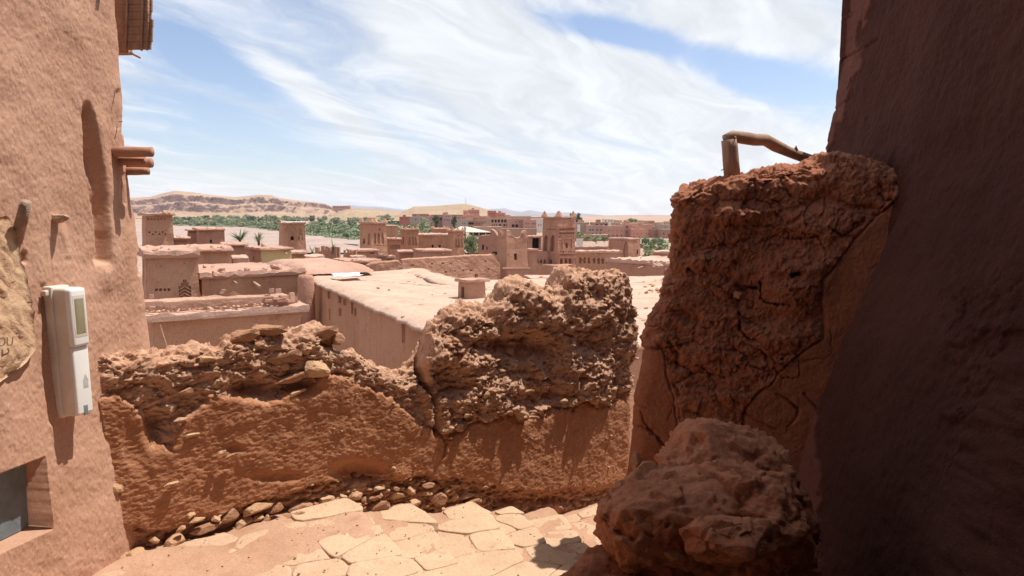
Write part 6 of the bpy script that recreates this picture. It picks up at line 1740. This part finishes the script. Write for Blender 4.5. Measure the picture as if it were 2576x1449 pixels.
# undergrowth between the trees, one mass
uv_, uf_ = [], []
base_v, base_f, _ = crown_data(640, 6, 16, 1.0, (1.3, 1.3, .7), .3, .08)
for k in range(1000):
    u = rgt.uniform(425, 1050); lo = float(interp(u, low_e)) + 1; v = 551.5 + (lo - 551.5) * rgt.random() ** .7
    y = y_of_v(v); p = px(u, v, y); s_ = rgt.uniform(2.4, 4.8)
    uf_.append(base_f + len(uv_) * len(base_v)); uv_.append(base_v * s_ * np.array([1.8, 1.8, .8]) + np.array([p[0], y, float(gz(y))]))
o = mesh_obj('undergrowth', np.concatenate(uv_), np.concatenate(uf_), M['leaf'], None); tag(o, 'green undergrowth along the riverside grove', 'bushes', None, 'stuff')
single = [(1178, 645, 150, 5.4, .75, bush_p, 'leafy green tree left of the shaded ruined house wall'), (1193, 650, 152, 4.6, .8, bush_o, 'olive green tree right beside the shaded ruined house wall'),
          (1624, 640, 190, 4.2, 1.1, bush_p, 'dense green tree right of the fluted ruin tower'), (1645, 636, 200, 4.4, 1.1, bush_o, 'olive tree behind the far right small house'), (1664, 640, 196, 4.4, 1.2, bush_p, 'green tree against the mud pier edge'),
          (1630, 656, 170, 3.0, 1.2, bush_o, 'low bush below the dense green tree'), (1655, 655, 172, 2.8, 1.2, bush_p, 'low bush at the foot of the far right trees'),
          (1453, 575, 420, 8.2, .7, dark_p, 'dark tall tree just right of the ornate tower top'), (1461, 572, 420, 5.4, .9, dark_p, 'dark shorter tree beside the tall dark tree'), (1435, 560, 430, 5.2, .35, dark_p, 'dark thin cypress above the ornate tower'),
          (1590, 566, 520, 6, 1.2, bush_o, 'round tree on a roof line of the pink houses'), (1098, 572, 330, 5, .9, dark_p, 'dark tree in front of the unfinished arcade house'), (1065, 580, 300, 4.8, 1.0, bush_p, 'green tree left of the tent roof'),
          (1040, 590, 280, 4.2, 1.2, bush_o, 'olive tree behind the slim tower'), (1080, 590, 260, 3.4, 1.2, bush_p, 'low green tree behind the windowed wall house'), (1142, 575, 320, 5, .8, dark_p, 'dark tree at the left end of the tent roof'),
          (1475, 606, 260, 2.6, 1.5, bush_o, 'low olive bush on the field left of the fluted tower'), (1500, 612, 240, 2.6, 1.6, bush_p, 'green bush on the field above the arcade wall'), (1520, 608, 250, 2.4, 1.6, bush_o, 'olive bush beside the fluted tower'), (1460, 598, 300, 2.4, 1.6, bush_p, 'bush at the foot of the grey pink house')]
for k, (u, v, y, h_, ws, pr, lb) in enumerate(single):
    p = px(u, v, y); tree('tree' if 'bush' not in lb else 'bush', lb, p[0], y, p[2], h_, ws, pr, k)
def palm(name, label, p, trunk_h, fr, nfr, seed, stiff=.3, wid=.10):
    rg = np.random.default_rng(seed)
    root = empty(name, tuple(p), label, 'palm')
    top = np.asarray(p) + np.array([0, 0, trunk_h])
    m = MB(); m.tube([p, (np.asarray(p) + top) / 2, top], [.16, .13, .14], 9, .15); m.build('trunk', M['bark'], root)
    m = MB()
    for k in range(nfr):
        a = k * 2.4 + rg.uniform(-.2, .2); el_ = rg.uniform(.02, 1.25); L_ = fr * rg.uniform(.8, 1.1)
        d = np.array([math.cos(a) * math.cos(el_), math.sin(a) * math.cos(el_), math.sin(el_)]); sd = np.array([-math.sin(a), math.cos(a), 0])
        prev = None
        for t in np.linspace(0, 1, 6):
            c = top + d * L_ * t - np.array([0, 0, stiff * L_ * t * t * .6]); w_ = wid * fr * (1 - t) ** .7 * (.4 + 2.2 * t if t < .3 else 1)
            l, r = c - sd * w_, c + sd * w_
            if prev is not None: m.quad(prev[0], prev[1], r, l)
            prev = (l, r)
    m.build('fronds', M['palm_leaf'], root)
palm('palm_tree', 'large spiky palm crown behind the flat roofed house', px(605, 640, 85), 1.6, 1.9, 44, 1, .25, .075)
palm('palm_tree', 'smaller spiky palm crown behind the yellow house roof', px(652, 645, 84), 1.7, 1.5, 34, 2, .3, .075)
palm('palm_tree', 'small palm rising left of the green tree', px(1170, 610, 140), 2.6, 1.1, 20, 3, .7)
palm('palm_tree', 'small palm on the slope below the unfinished arcade house', px(1086, 590, 250), 3.6, 2.0, 20, 4, .7)
palm('palm_tree', 'spiky palm leaves left of the three jagged ruin stubs', px(786, 652, 86), .9, 1.4, 18, 5, .3, .05)
palm('palm_tree', 'spiky palm leaves between the jagged ruin stubs', px(838, 640, 88), .9, 1.3, 16, 6, .2, .06)

# ---- the new town across the river ------------------------------------
def tm_(name, c): 
    M[name] = mud(name, c, tuple(x * 1.1 for x in c), tuple(x * .9 for x in c), .06, 0, .3, streak=.25)
tm_('t_red', (0.40, 0.145, 0.105)); tm_('t_pink', (0.58, 0.29, 0.22)); tm_('t_salmon', (0.60, 0.34, 0.235)); tm_('t_brown', (0.36, 0.22, 0.16)); tm_('t_tan', (0.46, 0.30, 0.215)); tm_('t_grey', (0.38, 0.31, 0.26)); tm_('t_white', (0.68, 0.62, 0.56)); tm_('t_rose', (0.48, 0.265, 0.205)); tm_('t_gpink', (0.46, 0.30, 0.26)); tm_('t_orange', (0.52, 0.235, 0.15))
def rowsw(us, v, w, h): return [(u, v, w, h, .5, 'win') for u in us]
T = [
 ('low red walled house on the left of the town', 1038, 1079, 539, 549, 560, 't_red', []),
 ('grey brown walled house below the red one', 1031, 1083, 546, 562, 520, 't_grey', rowsw([1046, 1060], 552, 3, 3)),
 ('unfinished arcade house with dark openings', 1085, 1113, 546, 572, 470, 't_brown', rowsw([1090, 1096.5, 1103, 1109], 551, 4, 6)),
 ('light pink house with three small windows', 1113, 1136, 541, 572, 465, 't_gpink', rowsw([1118.5, 1124.5, 1129.5], 553, 2.4, 2.6) + rowsw([1123, 1129], 544, 2.4, 2.4)),
 ('long grey brown house left of the tent roof', 1136, 1178, 554, 576, 455, 't_grey', rowsw([1163.5, 1169], 562, 2, 2.4)),
 ('bright pink house high on the mast hill', 1180, 1206, 528, 546, 700, 't_pink', rowsw([1184, 1190, 1196, 1202], 534, 2, 2.4)),
 ('bright pink wing with a lower roof on the mast hill', 1166, 1181, 530, 548, 690, 't_pink', rowsw([1170, 1176], 536, 2, 2.4)),
 ('pale pink low house in front of the bright pink house', 1172, 1192, 540, 552, 640, 't_salmon', rowsw([1177, 1182, 1187], 544, 1.8, 2)),
 ('orange red block near the blue mountains', 1227, 1248, 531, 552, 620, 't_orange', rowsw([1232, 1237, 1243], 538, 2, 2.5)),
 ('orange red stepped house right of the orange block', 1249, 1271, 536, 554, 610, 't_orange', rowsw([1254, 1260, 1266], 542, 1.8, 2.2)),
 ('concrete frame house with two rows of dark bays', 1226, 1281, 550, 585, 440, 't_tan', rowsw([1239, 1247, 1255, 1263.5, 1271, 1277.5], 556, 5.4, 7) + rowsw([1258, 1269, 1275.5], 566, 5, 5) + rowsw([1239, 1244, 1249], 566, 2.2, 4.5)),
 ('brown house with a dark porch behind the tent roof', 1176, 1222, 556, 574, 460, 't_brown', rowsw([1185], 562, 14, 5) + rowsw([1199, 1206, 1213], 563, 2.4, 3)),
 ('tan house with a wide dark opening', 1282, 1315, 551, 576, 430, 't_rose', rowsw([1291, 1300], 568, 7, 7) + rowsw([1299, 1308], 558, 2.4, 3)),
 ('reddish house with pale framed windows', 1317, 1349, 555, 578, 425, 't_rose', rowsw([1322, 1326, 1330, 1338, 1342, 1346], 563, 2, 3) + rowsw([1324, 1331, 1339], 571.5, 2, 3)),
 ('whitish house left of the ornate tower', 1338, 1368, 551, 574, 445, 't_white', rowsw([1355, 1361], 566, 2.2, 3.4)),
 ('long low mud wall house below the concrete frame', 1193, 1262, 572, 590, 380, 't_tan', rowsw([1197], 573, 4, 6)),
 ('long rose mud wall right of the ruined tower top', 1262, 1350, 577, 594, 370, 't_brown', []),
 ('tan house with a white awning right of the ornate tower', 1450, 1482, 561, 592, 400, 't_tan', []),
 ('grey pink house with two rows of dark windows', 1480, 1522, 568, 597, 385, 't_gpink', rowsw([1485, 1491.5, 1502, 1512], 578.5, 3, 4.5) + rowsw([1483.5, 1491, 1501, 1510.5], 589.5, 4, 6)),
 ('roof storey with a shaded veranda on the grey pink house', 1492, 1530, 561, 569, 392, 't_brown', rowsw([1502, 1514, 1524], 565.5, 7, 4)),
 ('wide pink house with a row of small windows', 1525, 1573, 570, 600, 375, 't_rose', rowsw([1531.5, 1542.5, 1552.5, 1563.5], 592.5, 2.8, 4.2) + rowsw([1532, 1542, 1552, 1563], 580, 2.2, 2.6)),
 ('tall rose house beside the wide pink house', 1573, 1589, 565, 600, 378, 't_rose', rowsw([1577], 571, 6, 3) + rowsw([1576.5], 583.5, 2.6, 4)),
 ('bright salmon house with a roof terrace', 1588, 1605, 564, 580, 400, 't_salmon', rowsw([1594], 572, 2, 3)),
 ('pink house with three small dark windows', 1589, 1625, 578, 602, 372, 't_pink', rowsw([1594.5, 1603.5, 1613], 588, 2, 3) + rowsw([1586 + 6, 1597, 1609], 597, 3, 3.4)),
 ('salmon house with a stepped roof', 1622, 1643, 566, 598, 385, 't_salmon', rowsw([1625.5, 1631, 1636], 588, 1.8, 3)),
 ('brown house right of the salmon stepped house', 1644, 1662, 579, 603, 375, 't_brown', rowsw([1650], 589.5, 2, 3)),
 ('dark brown house with one pale framed window', 1662, 1700, 579, 608, 370, 't_brown', rowsw([1670], 588, 3, 4)),
 ('grey house on top at the right', 1667, 1700, 566, 580, 420, 't_grey', rowsw([1674, 1673], 571, 2, 4)[:1]),
 ('white house below the rose plateau', 1519, 1544, 552, 562, 520, 't_white', rowsw([1524, 1532, 1538], 556, 3, 3)),
 ('tan row of houses on the plateau foot', 1545, 1622, 561, 572, 470, 't_tan', rowsw([1552, 1562, 1580, 1610], 566, 2, 2)),
 ('low house row behind the white house', 1280, 1336, 545, 556, 560, 't_tan', rowsw([1290, 1300, 1312, 1325], 549, 2, 2)),
 ('brown row of houses at the foot of the mast hill', 1085, 1165, 541, 552, 600, 't_brown', rowsw([1092, 1145, 1155], 545, 2, 2)),
 ('rose house cluster below the bright pink house', 1195, 1232, 545, 560, 560, 't_rose', rowsw([1200, 1208, 1216, 1224], 550, 2, 2.4)),
 ('long low mud wall below the grey pink house', 1450, 1530, 592, 603, 350, 't_brown', []),
 ('brick walled house left of the rose cluster', 1140, 1172, 545, 556, 580, 't_rose', rowsw([1146, 1154, 1164], 549, 2, 2)),
 ('small house at the left edge of the new town', 1005, 1036, 546, 556, 620, 't_red', rowsw([1012, 1022], 550, 2, 2)),
 ('fortress like house on the ridge of the sandy hill', 836, 881, 518, 527, 1650, 't_rose', rowsw([841, 849, 857, 865, 873], 521.5, 2.4, 2.6)),
 ('tiny house on the crest of the sandy hill', 950, 966, 530, 535, 1450, 't_rose', []),
]
for i, (lb, uA, uB, v, vb, Y, mt, fr) in enumerate(T):
    hs = House('town_house', lb, 'house', uA, uB, v, Y, [10, 6, 14, 4, 8][i % 5], depth=7 if Y < 900 else 20, vb=vb, mat=mt, roof=mt if i % 3 else 'roof_pale', over=.12, th=.35, front=fr, batter=.004, wobble=.02, group='houses of the new town')
    if i % 2 and Y < 900:       # parapet bumps and tanks on roofs
        m = MB(); c = hs.A * .6 + hs.B * .4 - hs.n * 2 + up(.9); m.box(c, hs.e * 1.1, hs.n * 1.0, up(.9)); m.build('roof_room', M[mt], hs.root)
fl_mats = ['t_rose', 't_tan', 't_brown', 't_gpink', 't_salmon', 't_pink', 't_grey']
rgf = np.random.default_rng(31)
for k in range(46):
    u = rgf.uniform(1030, 1690); 
    if 1360 < u < 1452: continue
    vtop = rgf.uniform(541, 556) if u < 1360 else rgf.uniform(555, 568)
    w_ = rgf.uniform(10, 26); Y = float(np.interp(vtop, [541, 568], [720, 440]))
    fr = rowsw([u + w_ * (.2 + .2 * j) for j in range(1, 4)], vtop + 4.5, 1.9, 2.2) if rgf.random() < .75 else []
    House('town_house', 'small boxy mud house in the crowded middle of the %s half of the new town' % ('left' if u < 1360 else 'right'), 'house', u, u + w_, vtop, Y, rgf.uniform(2, 16), depth=6, vb=vtop + 13, mat=fl_mats[k % 7], roof=fl_mats[(k + 2) % 7] if k % 2 else 'roof_pale', over=.1, th=.3, front=fr, batter=.004, wobble=.02,
          group='small boxy houses, %s half of the new town' % ('left' if u < 1360 else 'right'))
# tent roof
tr = empty('tent_roof', tuple(px(1185, 592, 345)), 'wide pale beige tent roof over a dark open hall', 'roof')
m = MB(); a0, a1, a2, a3 = px(1132, 583, 340), px(1236, 584, 335), px(1215, 580, 352), px(1145, 578, 356); rdg0, rdg1 = px(1158, 569.5, 348), px(1176, 570, 348)
m.poly([a0, a1, rdg1, rdg0]); m.poly([a1, a2, rdg1]); m.poly([a2, a3, rdg0, rdg1]); m.poly([a3, a0, rdg0])
M['tent'] = plain('tent_cloth', (0.60, 0.50, 0.40), (0.54, 0.45, 0.36), .9, .3); o = m.build('canopy', M['tent'], tr); sm = o.modifiers.new('t', 'SOLIDIFY'); sm.thickness = .3
m = MB(); q0, q1 = px(1180, 592, 338), px(1236, 592, 335); m.box((q0 + q1) / 2 + up(.7) + np.array([0, 3, 0]), (q1 - q0) / 2, (0, 1.5, 0), up(.85)); m.build('dark_hall', M['hole'], tr)
for u in (1190, 1205, 1222, 1234):
    m = MB(); p = px(u, 592, 336); m.tube([p, p + up(1.6)], .12, 6); m.build('tent_post', M['plastic_w'], tr)
m = MB(); m.box(px(1456, 577, 398), (.75, 0, 0), (0, .1, 0), (0, 0, 2.6)); o = m.build('awning', M['sheet']); tag(o, 'pale vertical awning on the tan house right of the ornate tower', 'awning')
m = MB(); m.box(px(1458, 610, 250), (1.1, 0, 0), (0, .8, 0), (0, 0, 1.2)); o = m.build('pale_shed', M['t_white']); tag(o, 'pale blue white shed right of the ornate tower', 'shed')
m = MB(); c = px(1563, 566, 372); m.tube([c, c + up(.4)], .06, 6); 
for a_ in np.linspace(0, 2 * math.pi, 13)[:-1]:
    a2_ = a_ + 2 * math.pi / 12; m.poly([c + up(.7), c + np.array([.5 * math.cos(a_), -.25, .7 + .5 * math.sin(a_)]), c + np.array([.5 * math.cos(a2_), -.25, .7 + .5 * math.sin(a2_)])])
o = m.build('satellite_dish', M['plastic_w']); tag(o, 'small white satellite dish on the wide pink house roof', 'satellite dish')
m = MB(); pm = px(1171.5, 516, 1560)
for s_ in (-1, 1):
    m.box(pm + np.array([s_ * 1.0, 0, 7]), (.22, 0, 0), (0, .22, 0), (0, 0, 7.5))
for k in range(8):
    m.box(pm + np.array([0, 0, .8 + 1.8 * k]), (1.0, 0, 0), (0, .15, 0), (0, 0, .12))
M['mast'] = plain('mast_metal', (0.45, 0.45, 0.46), (0.40, 0.40, 0.42), .5)
o = m.build('radio_mast', M['mast']); tag(o, 'thin grey radio mast on top of the sandy hill', 'mast')

# ---- air -----------------------------------------------------------------
m = MB(); m.box((0, 7000, 60), (15000, 0, 0), (0, 8500, 0), (0, 0, 330))
hz = m.build('haze', None)
hm = bpy.data.materials.new('haze'); hm.use_nodes = True; hm.node_tree.nodes.clear()
hv = hm.node_tree.nodes.new('ShaderNodeVolumePrincipled'); ho = hm.node_tree.nodes.new('ShaderNodeOutputMaterial')
hm.node_tree.links.new(hv.outputs[0], ho.inputs['Volume'])
hv.inputs['Color'].default_value = (0.80, 0.88, 1.0, 1); hv.inputs['Density'].default_value = 0.00005; hv.inputs['Anisotropy'].default_value = 0.25
hz.data.materials.append(hm); tag(hz, kind='stuff')
hz['label'] = 'thin dusty haze in the air over the valley'
